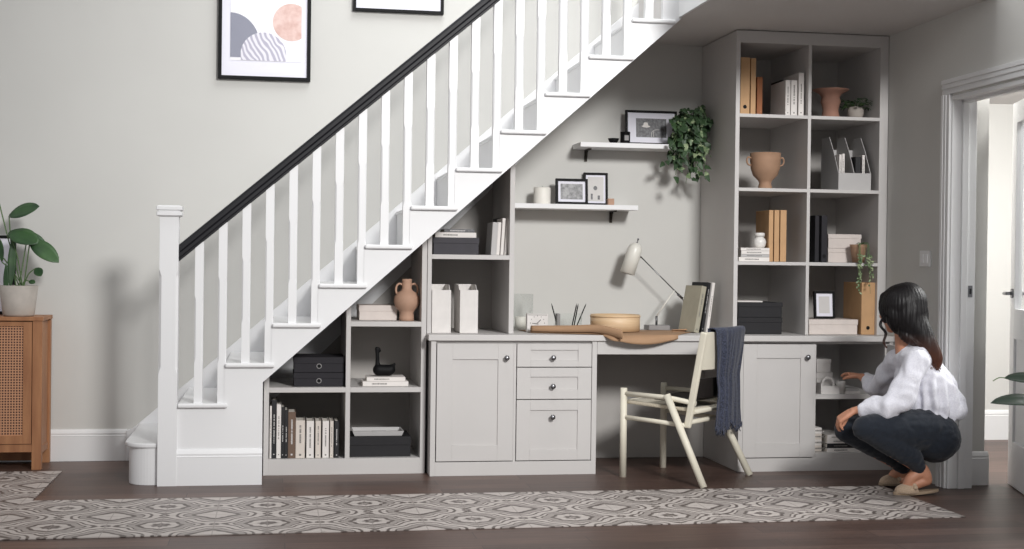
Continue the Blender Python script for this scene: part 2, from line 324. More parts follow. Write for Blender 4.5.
o = thing('latch_plate', 'small steel latch plate screwed to the white door lining', 'latch plate', (XR+.108, DY0-.002, 1.03))
bm = B(); box(bm, -.012, .012, -.003, .0, -.03, .03); obj('plate', bm, 'steel', o, .001); bm = B(); box(bm, -.005, .005, -.0045, -.002, -.014, .014); obj('latch_hole', bm, 'black', o)
# open panelled / glazed hall door
hx, hy, ex, ey = 1.075, -1.37, 1.335, -.553
dl = math.hypot(ex-hx, ey-hy); ang = math.atan2(ey-hy, ex-hx)
D = bpy.data.objects.new('door_1', None); COL.objects.link(D); D.location = (hx, hy, 0); D.rotation_euler = (0, 0, ang); D['kind'] = 'structure'
bm = B(); T = .02
box(bm, 0, .10, -T, T, .005, 2.03); box(bm, dl-.10, dl, -T, T, .005, 2.03); box(bm, .1, dl-.1, -T, T, .005, .24); box(bm, .1, dl-.1, -T, T, .78, .94); box(bm, .1, dl-.1, -T, T, 1.92, 2.03); box(bm, .1, dl-.1, -.008, .008, .24, .78)
obj('door_leaf', bm, 'white', D, .003)
bm = B(); box(bm, .1, dl-.1, -.004, .004, .94, 1.92); obj('door_glass', bm, 'pane', D)
bm = B()
for s in (-1, 1):
    tube(bm, [(dl-.055, s*T, 1.02), (dl-.055, s*(T+.045), 1.02)], .009); tube(bm, [(dl-.055, s*(T+.045), 1.02), (dl-.17, s*(T+.045), 1.02)], .008); tube(bm, [(dl-.055, s*T, 1.02), (dl-.055, s*(T+.008), 1.02)], .025, 20)
obj('door_handle', bm, 'steel', D)
# light switch on right wall
o = thing('light_switch', 'white double rocker light switch on the wall beside the door frame', 'light switch', (XR, -.375, 1.20))
bm = B(); box(bm, -.009, 0, -.06, .06, -.043, .043); obj('plate', bm, 'trim', o, .002)
for s in (-1, 1): bm = B(); box(bm, -.013, -.008, s*.022-.016, s*.022+.016, -.022, .022); obj('rocker', bm, 'white', o, .001)
# patterned tile inlay / runner
bm = B(); pts = [(-5.4, -1.535), (.597, -1.445), (.597, -.56), (-3.665, -.59), (-3.665, .335), (-5.4, .345)]
a = [bm.verts.new((x, y, .001)) for x, y in pts]; b = [bm.verts.new((x, y, .005)) for x, y in pts]
bm.faces.new(b); bm.faces.new(a[::-1])
for i in range(6): bm.faces.new((a[i], a[(i+1) % 6], b[(i+1) % 6], b[i]))
o = obj('patterned_runner', bm, 'tile'); o['label'] = 'grey and white medallion patterned L-shaped floor runner on dark planks'; o['category'] = 'floor runner'
# ================================================================ STAIRCASE
ST = thing('staircase', 'white painted cut-string staircase with black handrail and square balusters', 'staircase', (-3.08, -.15, 0))
def st(name, bm, m, bev=0, parent=None):
    me_o = obj(name, bm, m, parent or ST, bev)
    if parent is None: me_o.location = (3.08, .15, 0)
    return me_o
RISE, GO = .2049, .2343
zt = lambda i: .416+RISE*(i-2)
xn = lambda i: -3.03+GO*(i-2)
low = lambda x: .52+.889*(x+2.609)
ysf = -.175
pts = [(-3.033, 0), (-2.607, 0), (-2.607, low(-2.607)), (-.41, low(-.41)), (-.41, 3.0)]
up = []
for i in range(2, 14): up += [(xn(i)-.004, zt(i)-.02), (xn(i+1)-.004, zt(i)-.02)]
up = [p for p in up if p[0] < -.5]; up.append((-.515, zt(12)-.02))
pts = [(-3.033, 0), (-2.607, 0), (-2.607, low(-2.607)), (-.41, low(-.41)), (-.41, 2.95), (-.515, 2.95)] + up[::-1]
bm = B(); poly(bm, pts, ysf, ysf+.035); bmesh.ops.triangulate(bm, faces=bm.faces); st('string', bm, 'white')
bm = B(); skirt(bm, -3.034, -2.606, ysf, .182, .02); st('skirting', bm, 'white')
for i in range(2, 13):
    bm = B(); box(bm, xn(i), min(xn(i+1)+.012, -.445), ysf-.022, .72, zt(i)-.022, zt(i)); st('tread', bm, 'white', .007)
    bm = B(); box(bm, xn(i)+.006, xn(i)+.02, ysf+.034, .72, zt(i-1)-.01, zt(i)-.022); st('riser', bm, 'white')
# bullnose bottom step
def bull(x0, x1, y0, y1, r, z0, z1):
    bm = B(); p = [(x1, y0)]
    for k in range(13): a = PI*1.5-k/12*PI/2; p.append((x0+r+r*math.cos(a), y0+r+r*math.sin(a)))
    p += [(x0, y1), (x1, y1)]
    A = [bm.verts.new((x, y, z0)) for x, y in p]; C = [bm.verts.new((x, y, z1)) for x, y in p]; bm.faces.new(A[::-1]); bm.faces.new(C)
    for i in range(len(p)): bm.faces.new((A[i], A[(i+1) % len(p)], C[(i+1) % len(p)], C[i]))
    bmesh.ops.recalc_face_normals(bm, faces=bm.faces); return bm
st('riser', bull(-3.278, -3.045, -.165, .735, .12, 0, .19), 'white', .002)
st('tread', bull(-3.298, -3.042, -.175, .735, .13, .19, .214), 'white', .007)
# wall string and soffit
bm = B(); wz = lambda x: .416+.868*(x+3.03)+.035
poly(bm, [(-3.372, 0), (-3.372, .172), (-3.34, wz(-3.34)), (-.30, wz(-.30)), (-.30, wz(-.30)-.25), (-2.9, 0)], .722, .749); st('wall_string', bm, 'white', .002)
bm = B(); poly(bm, [(-2.60, low(-2.60)+.002), (-.412, low(-.412)+.002), (-.412, low(-.412)+.05), (-2.60, low(-2.60)+.05)], ysf+.036, .749); st('soffit', bm, 'ceil')
bm = B(); box(bm, -2.625, -2.607, ysf+.036, .74, 0, .50); st('end_panel', bm, 'white')
# newel
bm = B(); nc = -3.079
loft_post(bm, nc, -.152, [(0, .047, .001), (.565, .047, .001), (.60, .047, .012), (1.06, .047, .012), (1.095, .047, .001), (1.364, .047, .001)])
st('newel_post', bm, 'white')
bm = B()
loft_post(bm, nc, -.152, [(1.362, .052, .002), (1.368, .062, .004), (1.382, .062, .004), (1.388, .055, .003), (1.392, .055, .003), (1.396, .064, .004), (1.412, .064, .004), (1.418, .052, .003)])
st('newel_cap', bm, 'white')
# handrail (moulded section swept up the slope)
RS = .853; rb = lambda x: 1.138+RS*(x+3.03)
sec = [(-.022, 0), (.022, 0), (.022, .010), (.030, .016), (.030, .030), (.026, .034), (.031, .040), (.030, .056), (.018, .068), (0, .072), (-.018, .068), (-.030, .056), (-.031, .040), (-.026, .034), (-.030, .030), (-.030, .016), (-.022, .010)]
bm = B(); A = []; C = []
for (yy, zz) in sec:
    A.append(bm.verts.new((-3.031, -.152+yy, rb(-3.031)+zz*1.2))); C.append(bm.verts.new((-.45, -.152+yy, rb(-.45)+zz*1.2)))
bm.faces.new(A); bm.faces.new(C[::-1])
for i in range(len(sec)): bm.faces.new((A[i], C[i], C[(i+1) % len(sec)], A[(i+1) % len(sec)]))
bmesh.ops.recalc_face_normals(bm, faces=bm.faces); st('handrail', bm, 'rail')
for i in range(2, 13):
    for k, dx in enumerate((.100, .217)):
        x = xn(i)+dx; z0 = zt(i); z1 = rb(x)+.015; h = .0215
        if x > -.47: continue
        bm = B(); loft_post(bm, x, -.150, [(z0, h, .0005), (z0+.20, h, .0005), (z0+.225, h, .007), (z1-.30, h, .007), (z1-.275, h, .0005), (z1, h, .0005)])
        st('baluster', bm, 'white')
# ================================================================ FITTED CABINETS
YL = .108
def frame_knob(parent, x, z, y=0.0):
    bm = B(); t = 20
    prof = [(.006, 0), (.006, .012), (.013, .016), (.015, .022), (.013, .028), (.006, .031), (0, .0315)]
    lathe(bm, prof, (0, 0, 0), t); bmesh.ops.rotate(bm, verts=bm.verts, cent=(0, 0, 0), matrix=Matrix.Rotation(PI/2, 3, 'X'))
    obj('knob', bm, 'steel', parent, 0, (x, y, z))
def shaker(name, parent, x0, x1, z0, z1, fr, yf=0.0, th=.02, frz=None):
    bm = B(); fz = frz or fr
    box(bm, x0, x0+fr, yf, yf+th, z0, z1); box(bm, x1-fr, x1, yf, yf+th, z0, z1)
    box(bm, x0+fr, x1-fr, yf, yf+th, z0, z0+fz); box(bm, x0+fr, x1-fr, yf, yf+th, z1-fz, z1); box(bm, x0+fr, x1-fr, yf+.007, yf+th, z0+fz, z1-fz)
    return obj(name, bm, 'cab', parent, .0012)
# left low bookcase
o = thing('open_bookcase', 'low grey open bookcase stepped under the bottom of the stairs', 'bookcase', (-2.17, YL, 0))
def loc(ob): ob.location = (-ob.parent.location.x, -ob.parent.location.y, -ob.parent.location.z); return ob
def clipstile(bm, x0, x1, z0, y0=YL, y1=.745): poly(bm, [(x0, z0), (x1, z0), (x1, low(x1)-.004), (x0, low(x0)-.004)], y0, y1)
bm = B(); clipstile(bm, -2.602, -2.575, 0); loc(obj('side_panel', bm, 'cab', o, .001))
bm = B(); clipstile(bm, -2.170, -2.145, .086); loc(obj('divider', bm, 'cab', o, .001))
bm = B(); clipstile(bm, -1.765, -1.738, 0); loc(obj('side_panel', bm, 'cab', o, .001))
bm = B(); box(bm, -2.575, -1.765, YL, .74, .0, .086); loc(obj('plinth', bm, 'cab', o, .001))
bm = B(); box(bm, -2.575, -2.170, YL, .74, .442, .469); loc(obj('shelf', bm, 'cab', o, .001))
bm = B(); box(bm, -2.145, -1.765, YL, .74, .442, .469); loc(obj('shelf', bm, 'cab', o, .001))
bm = B(); box(bm, -2.145, -1.765, YL, .74, .797, .824); loc(obj('shelf', bm, 'cab', o, .001))
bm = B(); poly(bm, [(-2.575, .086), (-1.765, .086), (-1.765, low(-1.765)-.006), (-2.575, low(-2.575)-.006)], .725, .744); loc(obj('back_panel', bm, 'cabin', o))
# mid unit standing on the worktop
o = thing('open_shelf_unit', 'grey two-tier open shelf unit standing on the worktop below the stairs', 'shelf unit', (-1.5, YL, .76))
bm = B(); clipstile(bm, -1.735, -1.712, .761); loc(obj('side_panel', bm, 'cab', o, .001))
bm = B(); clipstile(bm, -1.285, -1.258, .761); loc(obj('side_panel', bm, 'cab', o, .001))
bm = B(); box(bm, -1.712, -1.285, YL, .74, 1.166, 1.191); loc(obj('shelf', bm, 'cab', o, .001))
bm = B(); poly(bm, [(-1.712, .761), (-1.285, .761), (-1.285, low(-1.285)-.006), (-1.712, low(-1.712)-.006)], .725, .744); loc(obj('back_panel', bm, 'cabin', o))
# base cabinet with door and drawers
o = thing('base_cabinet', 'grey base cabinet with one shaker door and three drawers', 'cabinet', (-1.27, 0, 0))
bm = B(); box(bm, -1.7225, -1.695, 0, .74, .0, .726); box(bm, -.838, -.811, 0, .74, 0, .726); box(bm, -1.695, -.838, .0, .72, 0, .074); box(bm, -1.695, -.838, .02, .72, .712, .726); box(bm, -1.272, -1.258, .004, .7, .074, .712); box(bm, -1.695, -.838, .70, .72, .074, .712); loc(obj('carcass', bm, 'cab', o, .001))
d = loc(shaker('door', o, -1.690, -1.273, .079, .712, .085)); frame_knob(d, -1.314, .636)
for z0, z1, kz, fz in ((.587, .712, .637, .034), (.412, .582, .482, .055), (.079, .407, .315, .056)):
    if z0 == .412: fz = .05
    d = loc(shaker('drawer', o, -1.254, -.841, z0, z1, .075, frz=fz)); frame_knob(d, -1.058, kz)
# worktop
bm = B(); box(bm, -1.738, XR-.002, -.012, .748, .728, .760)
o = obj('worktop', bm, 'cab', None, .003); o['label'] = 'long grey worktop running across the base cabinets and desk opening'; o['category'] = 'worktop'
# kneehole
o = thing('desk_kneehole', 'grey desk apron and back panel framing the opening under the worktop', 'desk', (-.4, 0, 0))
bm = B(); box(bm, -.809, -.002, .004, .026, .655, .727); loc(obj('apron', bm, 'cab', o, .001))
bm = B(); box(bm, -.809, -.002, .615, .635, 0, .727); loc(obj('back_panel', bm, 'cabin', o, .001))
# right base cabinet
o = thing('base_cabinet', 'grey base cabinet with one closed shaker door and one open shelved side', 'cabinet', (.45, 0, 0))
bm = B(); box(bm, 0, .026, 0, .74, 0, .727); box(bm, .891, XR-.003, 0, .74, 0, .727); box(bm, .026, .891, 0, .72, 0, .074); box(bm, .437, .455, .005, .72, .074, .712); box(bm, .026, .891, .03, .72, .713, .727); box(bm, .026, .891, .7, .72, .074, .713)
box(bm, .864, .891, 0, .022, .074, .713); loc(obj('carcass', bm, 'cab', o, .001))
bm = B(); box(bm, .455, .891, .012, .70, .403, .43); loc(obj('shelf', bm, 'cab', o, .001))
bm = B(); box(bm, .455, .864, .0, .70, .074, .101); loc(obj('shelf', bm, 'cab', o, .001))
d = loc(shaker('door', o, .027, .440, .079, .712, .078)); frame_knob(d, .397, .641)
# door of the open side, swung back against the wall
d = thing('tmp', '', '', (0, 0, 0)); bpy.data.objects.remove(d)
d = shaker('door', o, -.40, -.001, .079, .712, .078); d.location = (.893-.45, -.004, 0); d.rotation_euler = (0, 0, math.radians(91)); frame_knob(d, -.36, .64)
bm = B(); tube(bm, [(.0, -.004, .62), (.0, -.004, .66)], .008)
h = obj('hinge', bm, 'steel', o); h.location = (.884-.45, .01, 0)
# tall bookcase
YU = .113
o = thing('tall_bookcase', 'tall grey open bookcase of eight cubbies rising to the ceiling', 'bookcase', (.45, YU, .76))
bm = B(); box(bm, 0, .024, YU, .745, .761, 2.478); loc(obj('side_panel', bm, 'cab', o, .001))
bm = B(); box(bm, .864, XR-.003, YU, .745, .761, 2.478); loc(obj('side_panel', bm, 'cab', o, .001))
bm = B(); box(bm, .430, .449, YU, .72, .761, 2.41); loc(obj('divider', bm, 'cab', o, .001))
bm = B(); box(bm, .024, .864, YU, .72, 2.41, 2.478); loc(obj('top_rail', bm, 'cab', o, .001))
for z in (1.99, 1.572, 1.155):
    for xa, xb in ((.024, .430), (.449, .864)):
        bm = B(); box(bm, xa, xb, YU, .72, z, z+.019); loc(obj('shelf', bm, 'cab', o, .001))
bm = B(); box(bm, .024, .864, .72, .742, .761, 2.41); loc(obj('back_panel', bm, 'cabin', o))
# two floating wall shelves
def wshelf(label, x0, x1, x0b, z, yf):
    t = thing('wall_shelf', label, 'shelf', ((x0+x1)/2, YW, z))
    bm = B(); box(bm, x0-t.location.x, x1-t.location.x, yf-YW, -.001, -.028, 0); obj('board', bm, 'white', t, .0015)
    return t
SH1 = wshelf('upper white floating wall shelf, carrying the hat photograph and trailing plant', -.80, -.075, 0, 1.862, .53)
SH2 = wshelf('lower white floating wall shelf, carrying two leaning framed pictures', -1.252, -.448, 0, 1.497, .53)
def bracket(t, x, z):
    bm = B(); box(bm, x-.008, x+.008, -.008, -.001, z-.07, z); box(bm, x-.008, x+.008, -.12, -.008, z-.008, z)
    tube(bm, [(x, -.009, z-.06), (x, -.02, z-.045), (x, -.03, z-.02), (x, -.045, z-.008)], .006); obj('bracket', bm, 'brass', t)
bracket(SH1, at(586, 155, .74).x-SH1.location.x, -.028); bracket(SH1, .25, -.028)
bracket(SH2, at(611, 214, .74).x-SH2.location.x, -.028); bracket(SH2, -.33, -.028)
# ================================================================ SMALL THINGS
rv_ = random.uniform
def xr(p0, p1, py, Y): return at(p0, py, Y).x, at(p1, py, Y).x
def zz(px, py, Y): return at(px, py, Y).z
def upright_book(x, w_, y, z, h, dp, cov, label, group, tilt=0, spine='ink', cat='book', bands=1):
    t = thing('book', label, cat, (x, y, z), 0, group); t.rotation_euler = (0, tilt, 0)
    bm = B(); c = .003; box(bm, 0, c, 0, dp, 0, h); box(bm, w_-c, w_, 0, dp, 0, h); box(bm, c, w_-c, 0, .004, 0, h); obj('cover', bm, cov, t, .0006)
    bm = B(); box(bm, c+.0002, w_-c-.0002, .0045, dp-.004, .004, h-.005); obj('pages', bm, 'paper', t)
    if spine:
        bm = B(); z0 = h*.30
        n = random.randint(12, 22); zz_ = h*rv_(.25, .4)
        for k in range(n):
            l = random.uniform(.003, .006)
            if zz_+l > h*.88: break
            box(bm, w_*.40, w_*.60, -.0006, .0003, zz_, zz_+l); zz_ += l+random.choice((.0015, .0015, .0015, .006))
        box(bm, w_*.38, w_*.62, -.0006, .0003, h*.06, h*.06+w_*.22); obj('spine_print', bm, spine, t)
    return t
def flat_book(x0, x1, y, z, h, dp, cov, label, group=None, rot=0, name='book', band='ink', cat='book'):
    cx = (x0+x1)/2; L_ = x1-x0; t = thing(name, label, cat, (cx, y+dp/2, z), rot, group)
    bm = B(); c = .0025; box(bm, -L_/2, L_/2, -dp/2, dp/2, 0, c); box(bm, -L_/2, L_/2, -dp/2, dp/2, h-c, h); box(bm, -L_/2, L_/2, -dp/2, -dp/2+.003, c, h-c); obj('cover', bm, cov, t, .0005)
    bm = B(); box(bm, -L_/2+.003, L_/2-.003, -dp/2+.0035, dp/2-.003, c, h-c); obj('pages', bm, 'paper', t)
    if band:
        bm = B(); xx = -L_*.3
        for k in range(12):
            l = random.uniform(.003, .007); box(bm, xx, xx+l, -dp/2-.0006, -dp/2+.0002, h*.36, h*.64); xx += l+.002
        obj('spine_print', bm, band, t)
    return t
def lidbox(x0, x1, y, z, h, dp, m_, label, lid=.3, group=None, hole=False, name='storage_box'):
    cx = (x0+x1)/2; L_ = x1-x0; t = thing(name, label, 'box', (cx, y+dp/2, z), 0, group); lh = h*lid
    bm = B(); box(bm, -L_/2+.003, L_/2-.003, -dp/2+.003, dp/2-.003, 0, h-.004); obj('body', bm, m_, t, .0015)
    bm = B(); box(bm, -L_/2, L_/2, -dp/2, dp/2, h-lh, h); obj('lid', bm, m_, t, .0015)
    if hole:
        bm = B(); tube(bm, [(0, -dp/2+.004, h*.42), (0, -dp/2-.001, h*.42)], .014, 20); obj('finger_ring', bm, 'grey', t); 
        bm = B(); tube(bm, [(0, -dp/2+.004, h*.42), (0, -dp/2-.0016, h*.42)], .010, 20); obj('finger_hole', bm, 'blackg', t)
    return t
def boxfile(x0, x1, y, z, h, dp, m_, label, group, hole=True, name='box_file'):
    w_ = x1-x0; t = thing(name, label, 'box file', (x0, y, z), 0, group)
    bm = B(); box(bm, 0, w_, 0, dp, 0, h); obj('body', bm, m_, t, .002)
    if hole:
        bm = B(); tube(bm, [(w_/2, .003, h*.13), (w_/2, -.001, h*.13)], .011, 18); obj('finger_hole', bm, 'blackg', t)
    return t
def frame(px0, px1, z0, h, Y, label, fm='blackg', fw=.018, art='photo', mount=.04, tilt=.1, dz=0, width=None, group=None, matm='matb', th=.02, roll=0, artextra=None, name='picture_frame'):
    xa = px0; xb = px1; L_ = xb-xa
    t = thing(name, label, 'picture', ((xa+xb)/2, Y, z0), 0, group); t.rotation_euler = (-tilt, roll, 0)
    bm = B(); box(bm, -L_/2, -L_/2+fw, -th, 0, 0, h); box(bm, L_/2-fw, L_/2, -th, 0, 0, h); box(bm, -L_/2+fw, L_/2-fw, -th, 0, 0, fw); box(bm, -L_/2+fw, L_/2-fw, -th, 0, h-fw, h); obj('frame', bm, fm, t, .001)
    bm = B(); box(bm, -L_/2+fw, L_/2-fw, -th*.55, -.002, fw, h-fw); obj('mount', bm, matm, t)
    if art:
        bm = B(); mx_, mz_ = mount if isinstance(mount, tuple) else (mount, mount)
        box(bm, -L_/2+fw+mx_, L_/2-fw-mx_, -th*.55-.001, -th*.5, fw+mz_, h-fw-mz_); obj('photo', bm, art, t)
    return t
# --- wall pictures above the handrail
t = frame(-2.885, -2.361, 2.184, .78, .748, 'black framed abstract print of a striped arch, marbled dome and blush disc', fw=.020, art=None, tilt=0, th=.03)
def flatshape(bm, pts, y): 
    a = [bm.verts.new((x, y, z)) for x, z in pts]; b = [bm.verts.new((x, y+.001, z)) for x, z in pts]
    bm.faces.new(a); bm.faces.new(b[::-1])
    for i in range(len(a)): bm.faces.new((a[i], b[i], b[(i+1) % len(a)], a[(i+1) % len(a)]))
    bmesh.ops.recalc_face_normals(bm, faces=bm.faces)
q = lambda px, py: (-2.857+(px-223)*.00568+2.623, (2.208+(75-py)*.0057)-2.184)
x0, z0 = q(230, 60); x1, _ = q(301, 60)
bm = B(); box(bm, x0, x1, -.0185, -.0165, z0, .72); obj('art_paper', bm, 'art', t)
cx, cz = q(230, 42); bot = q(0, 57)[1]
bm = B(); flatshape(bm, [(cx, bot)]+[(cx+.168*math.sin(a*PI/24), cz-.02+.19*math.cos(a*PI/24)) for a in range(13)]+[(cx+.168, bot)], -.0195); obj('striped_arch', bm, 'archp', t)
cx, cz = q(263, 54); r = .130
bm = B(); flatshape(bm, [(cx+r*math.cos(PI+.25-a*(PI+.5)/24), cz+r*math.sin(PI+.25-a*(PI+.5)/24)) for a in range(25)], -.0205); obj('marbled_dome', bm, 'marbp', t)
cx, cz = q(291, 20); r = .108
bm = B(); flatshape(bm, [(min(x1, cx+r*math.cos(a*PI/16)), cz+r*math.sin(a*PI/16)) for a in range(32)], -.0195); obj('blush_disc', bm, 'blush', t)
t = frame(-2.119, -1.590, 2.605, .78, .748, 'black framed print cropped by the top of the photo above the handrail', fw=.017, art='marbp', mount=(.10, .16), tilt=0, th=.03)
# --- low bookcase, bottom left: books
zb = .087; bl = [('bwhite', 269.6, 271.6, 406, 'slim white book leaning at the left end of the bottom shelf', 'ink'), ('bblack', 271.5, 276.5, 400, 'tall charcoal book with pale lettering between two white books', 'inkl'), ('bwhite', 276.5, 281, 404.5, 'tall white book between charcoal and black books', 'ink'),
      ('bblack', 281, 284.5, 407, 'slim black book right of the tall white book', 'inkl'), ('bblack', 284.5, 288, 410, 'shorter slim black book left of the brown patterned book', 'inkl'), ('bbrown', 288, 295.7, 412, 'brown book with a black title panel on its spine', 'inkl'),
      ('bcream', 295.7, 305, 420.5, 'thick blush cream book right of the brown book', 'ink'), ('bwhite', 306.5, 314, 421, 'white book with large swirling grey spine lettering', 'ink'), ('bcream', 315.5, 321, 421, 'cream book right of the swirling letter book', 'ink'),
      ('bwhite', 322.5, 329, 421, 'white book third from the right end of the cream row', 'ink'), ('bcream', 330, 333.5, 421, 'narrow cream book near the right end of the row', 'ink'), ('bblack', 334.5, 339, 421, 'black book at the right end of the bottom shelf', 'inkl')]
yb = YL+.03
for cov, a, b_, top, lab, sp_ in bl:
    xa, xb = xr(a, b_, 440, yb); upright_book(xa, xb-xa-.0008, yb, zb, zz((a+b_)/2, top, yb)-zb, .19, cov, lab, 'books on the bottom shelf under the stairs', spine=sp_)
# --- black boxes mid-left
xa, xb = xr(293.5, 344.5, 370, .15); 
lidbox(xa, xb, .15, .470, .074, .30, 'dark', 'lower black storage box with round finger hole under the stairs', .42, 'two stacked black boxes', True)
lidbox(xa, xb, .15, .546, .082, .30, 'dark', 'upper black storage box with round finger hole, stacked on its twin', .42, 'two stacked black boxes', True)
# --- right column top: blush box, handled vase
xa, xb = xr(358.5, 397, 313, .30); lidbox(xa, xb, .26, .825, .082, .25, 'pink', 'blush white lidded box beside the terracotta vase under the stairs', .4)
def vase_obj(name, label, cat, loc_, prof, m_, handles=(), seg=40, hr=.006):
    t = thing(name, label, cat, loc_); bm = B(); lathe(bm, prof, seg=seg, cap=False)
    bm.faces.new([v for v in bm.verts[:seg]][::-1]); obj('body', bm, m_, t)
    for hpts in handles: bm = B(); tube(bm, spline(hpts, 6), hr, 10); obj('handle', bm, m_, t)
    return t
vx = at(408, 320, .22)
vx = at(406.5, 320, .22)
prof = [(.046, 0), (.045, .02), (.042, .045), (.050, .058), (.070, .078), (.079, .105), (.076, .130), (.060, .152), (.036, .166), (.030, .178), (.030, .216), (.031, .229), (.026, .229), (.025, .18), (.04, .15), (.06, .11), (.04, .07), (0.001, .06)]
prof = [(r_*.9, z_) for r_, z_ in prof]
vase_obj('handled_vase', 'terracotta two-handled bottle vase on the top shelf under the stairs', 'vase', (vx.x, .22, .825), prof, 'terra',
         [[(s*.027, 0, .198), (s*.042, 0, .203), (s*.056, 0, .190), (s*.060, 0, .168), (s*.055, 0, .150), (s*.048, 0, .146)] for s in (-1, 1)])
# --- black sculpture on two books
xa, xb = xr(362.5, 408, 385, .18)
flat_book(xa, xb, .16, .470, .026, .17, 'bwhite', 'white book at the bottom of the pair under the black sculpture')
xa2, xb2 = xr(366.5, 405, 380, .18); flat_book(xa2, xb2, .165, .497, .022, .16, 'bwhite', 'white book directly under the black sculpture')
c = at(385, 378, .24); t = thing('bird_sculpture', 'glossy black abstract bird sculpture with upright neck on two white books', 'sculpture', (c.x, .24, .5195))
bm = B(); limb(bm, [(-.036, 0, .033), (-.01, 0, .032), (.02, 0, .032), (.030, 0, .036)], [.032, .031, .031, .028])
limb(bm, [(-.040, 0, .03), (-.042, 0, .075), (-.043, 0, .115), (-.047, 0, .150)], [.022, .0125, .011, .0105]); limb(bm, [(-.047, 0, .150), (-.036, 0, .147), (-.028, 0, .136)], [.0105, .010, .006]); limb(bm, [(.036, 0, .045), (.052, 0, .066)], [.020, .007])
for v in bm.verts: v.co.z = max(v.co.z, .0005)
obj('body', bake(bm, .0035, 4), 'blackg', t)
# --- bottom right: black box and tray
xa, xb = xr(349.5, 411, 450, .16); lidbox(xa, xb, .155, .087, .108, .28, 'black', 'wide black lidded box on the bottom shelf beside the books', .42)
xa, xb = xr(352.5, 404, 437, .18); cx = (xa+xb)/2; hw = (xb-xa)/2
t = thing('tray', 'shallow grey marbled tray lying on the wide black box', 'tray', (cx, .28, .196)); bm = B()
for s, h_ in ((1.0, 0), ): 
    lv = [(.94, 0), (1, .026), (.965, .026), (.92, .006)]; rg = []
    for k, z in lv: rg.append([bm.verts.new((sx*(hw-.01*(1-k)*5)*k, sy*.10*k, z)) for sx, sy in ((-1, -1), (1, -1), (1, 1), (-1, 1))])
    for a, b_ in zip(rg, rg[1:]):
        for k in range(4): bm.faces.new((a[k], a[(k+1) % 4], b_[(k+1) % 4], b_[k]))
    bm.faces.new(rg[0][::-1]); bm.faces.new(rg[-1])
obj('dish', bm, 'lgrey', t, .002)
bm = B(); tube(bm, [(-.03, 0, .013), (.05, .01, .013)], .004); obj('handle_slot', bm, 'grey', t)
# --- mid unit: top shelf
xa, xb = xr(433, 479, 247, .16); lidbox(xa, xb, .15, 1.192, .092, .30, 'dgrey', 'dark grey lidded box on the upper shelf below the stairs', .34)
xa, xb = xr(435, 476, 238, .18); flat_book(xa, xb, .17, 1.285, .028, .22, 'bwhite', 'thick white book lying on the dark grey lidded box')
xa, xb = xr(444, 474, 232, .2); t = flat_book(xa, xb, .19, 1.314, .018, .2, 'photod', 'black and white patterned book on top of the white book', band='inkl')
up_books = [('lgrey', 492.5, 498, 222, 'pale grey folder at the left of the upright magazines'), ('bwhite', 498, 501, 222, 'white magazine beside the pale grey folder'), ('bwhite', 502, 505, 218, 'taller white magazine, second from right'), ('bwhite', 506, 508.5, 218, 'rightmost leaning white magazine by the side panel')]
for cov, a, b_, top, lab in up_books:
    xa, xb = xr(a-2.5, b_-2.5, 250, .2); t = upright_book(xa, xb-xa, .17, 1.193, zz(a, top, .17)-1.193, .20, cov, lab, 'upright magazines on the upper shelf', tilt=.055, spine=None)
xa, xb = xr(497, 505, 250, .42); upright_book(xa, .03, .40, 1.193, .21, .18, 'bblack', 'black folder standing behind the upright magazines', None, spine=None)
# magazine files on worktop shelf
def magfile(px0, px1, top, label, Y=.155, front=1.0, m_='wbox', dp=.25, z=.761, group=None, notch=True):
    xa, xb = xr(px0, px1, 310 if z < 1 else 160, Y); w_ = xb-xa; h = zz((px0+px1)/2, top, Y)-z; e = .004
    t = thing('magazine_file', label, 'magazine file', (xa, Y, z), 0, group)
    bm = B(); hf = h*front
    box(bm, 0, w_, 0, e, 0, hf); box(bm, 0, w_, dp-e, dp, 0, h*1.12); box(bm, 0, w_, e, dp-e, 0, e)
    for x_ in (0, w_-e):
        v = [(e, 0), (dp-e, 0), (dp-e, h*1.12), (dp*.35, h*1.12), (dp*.2, hf), (e, hf)]
        a = [bm.verts.new((x_, yy, z_)) for yy, z_ in v]; b2 = [bm.verts.new((x_+e, yy, z_)) for yy, z_ in v]
        bm.faces.new(a); bm.faces.new(b2[::-1])
        for i in range(len(v)): bm.faces.new((a[i], b2[i], b2[(i+1) % len(v)], a[(i+1) % len(v)]))
    bmesh.ops.recalc_face_normals(bm, faces=bm.faces); obj('holder', bm, m_, t, .0008)
    bm = B(); box(bm, w_*.25, w_*.75, .02, dp-.01, .005, h*.93); obj('papers', bm, 'paper', t)
    return t
magfile(432, 451, 290, 'white magazine file at the left end of the worktop shelf', group='white magazine files on the worktop')
magfile(460, 478, 290, 'white magazine file with notched top, right of its twin', group='white magazine files on the worktop')
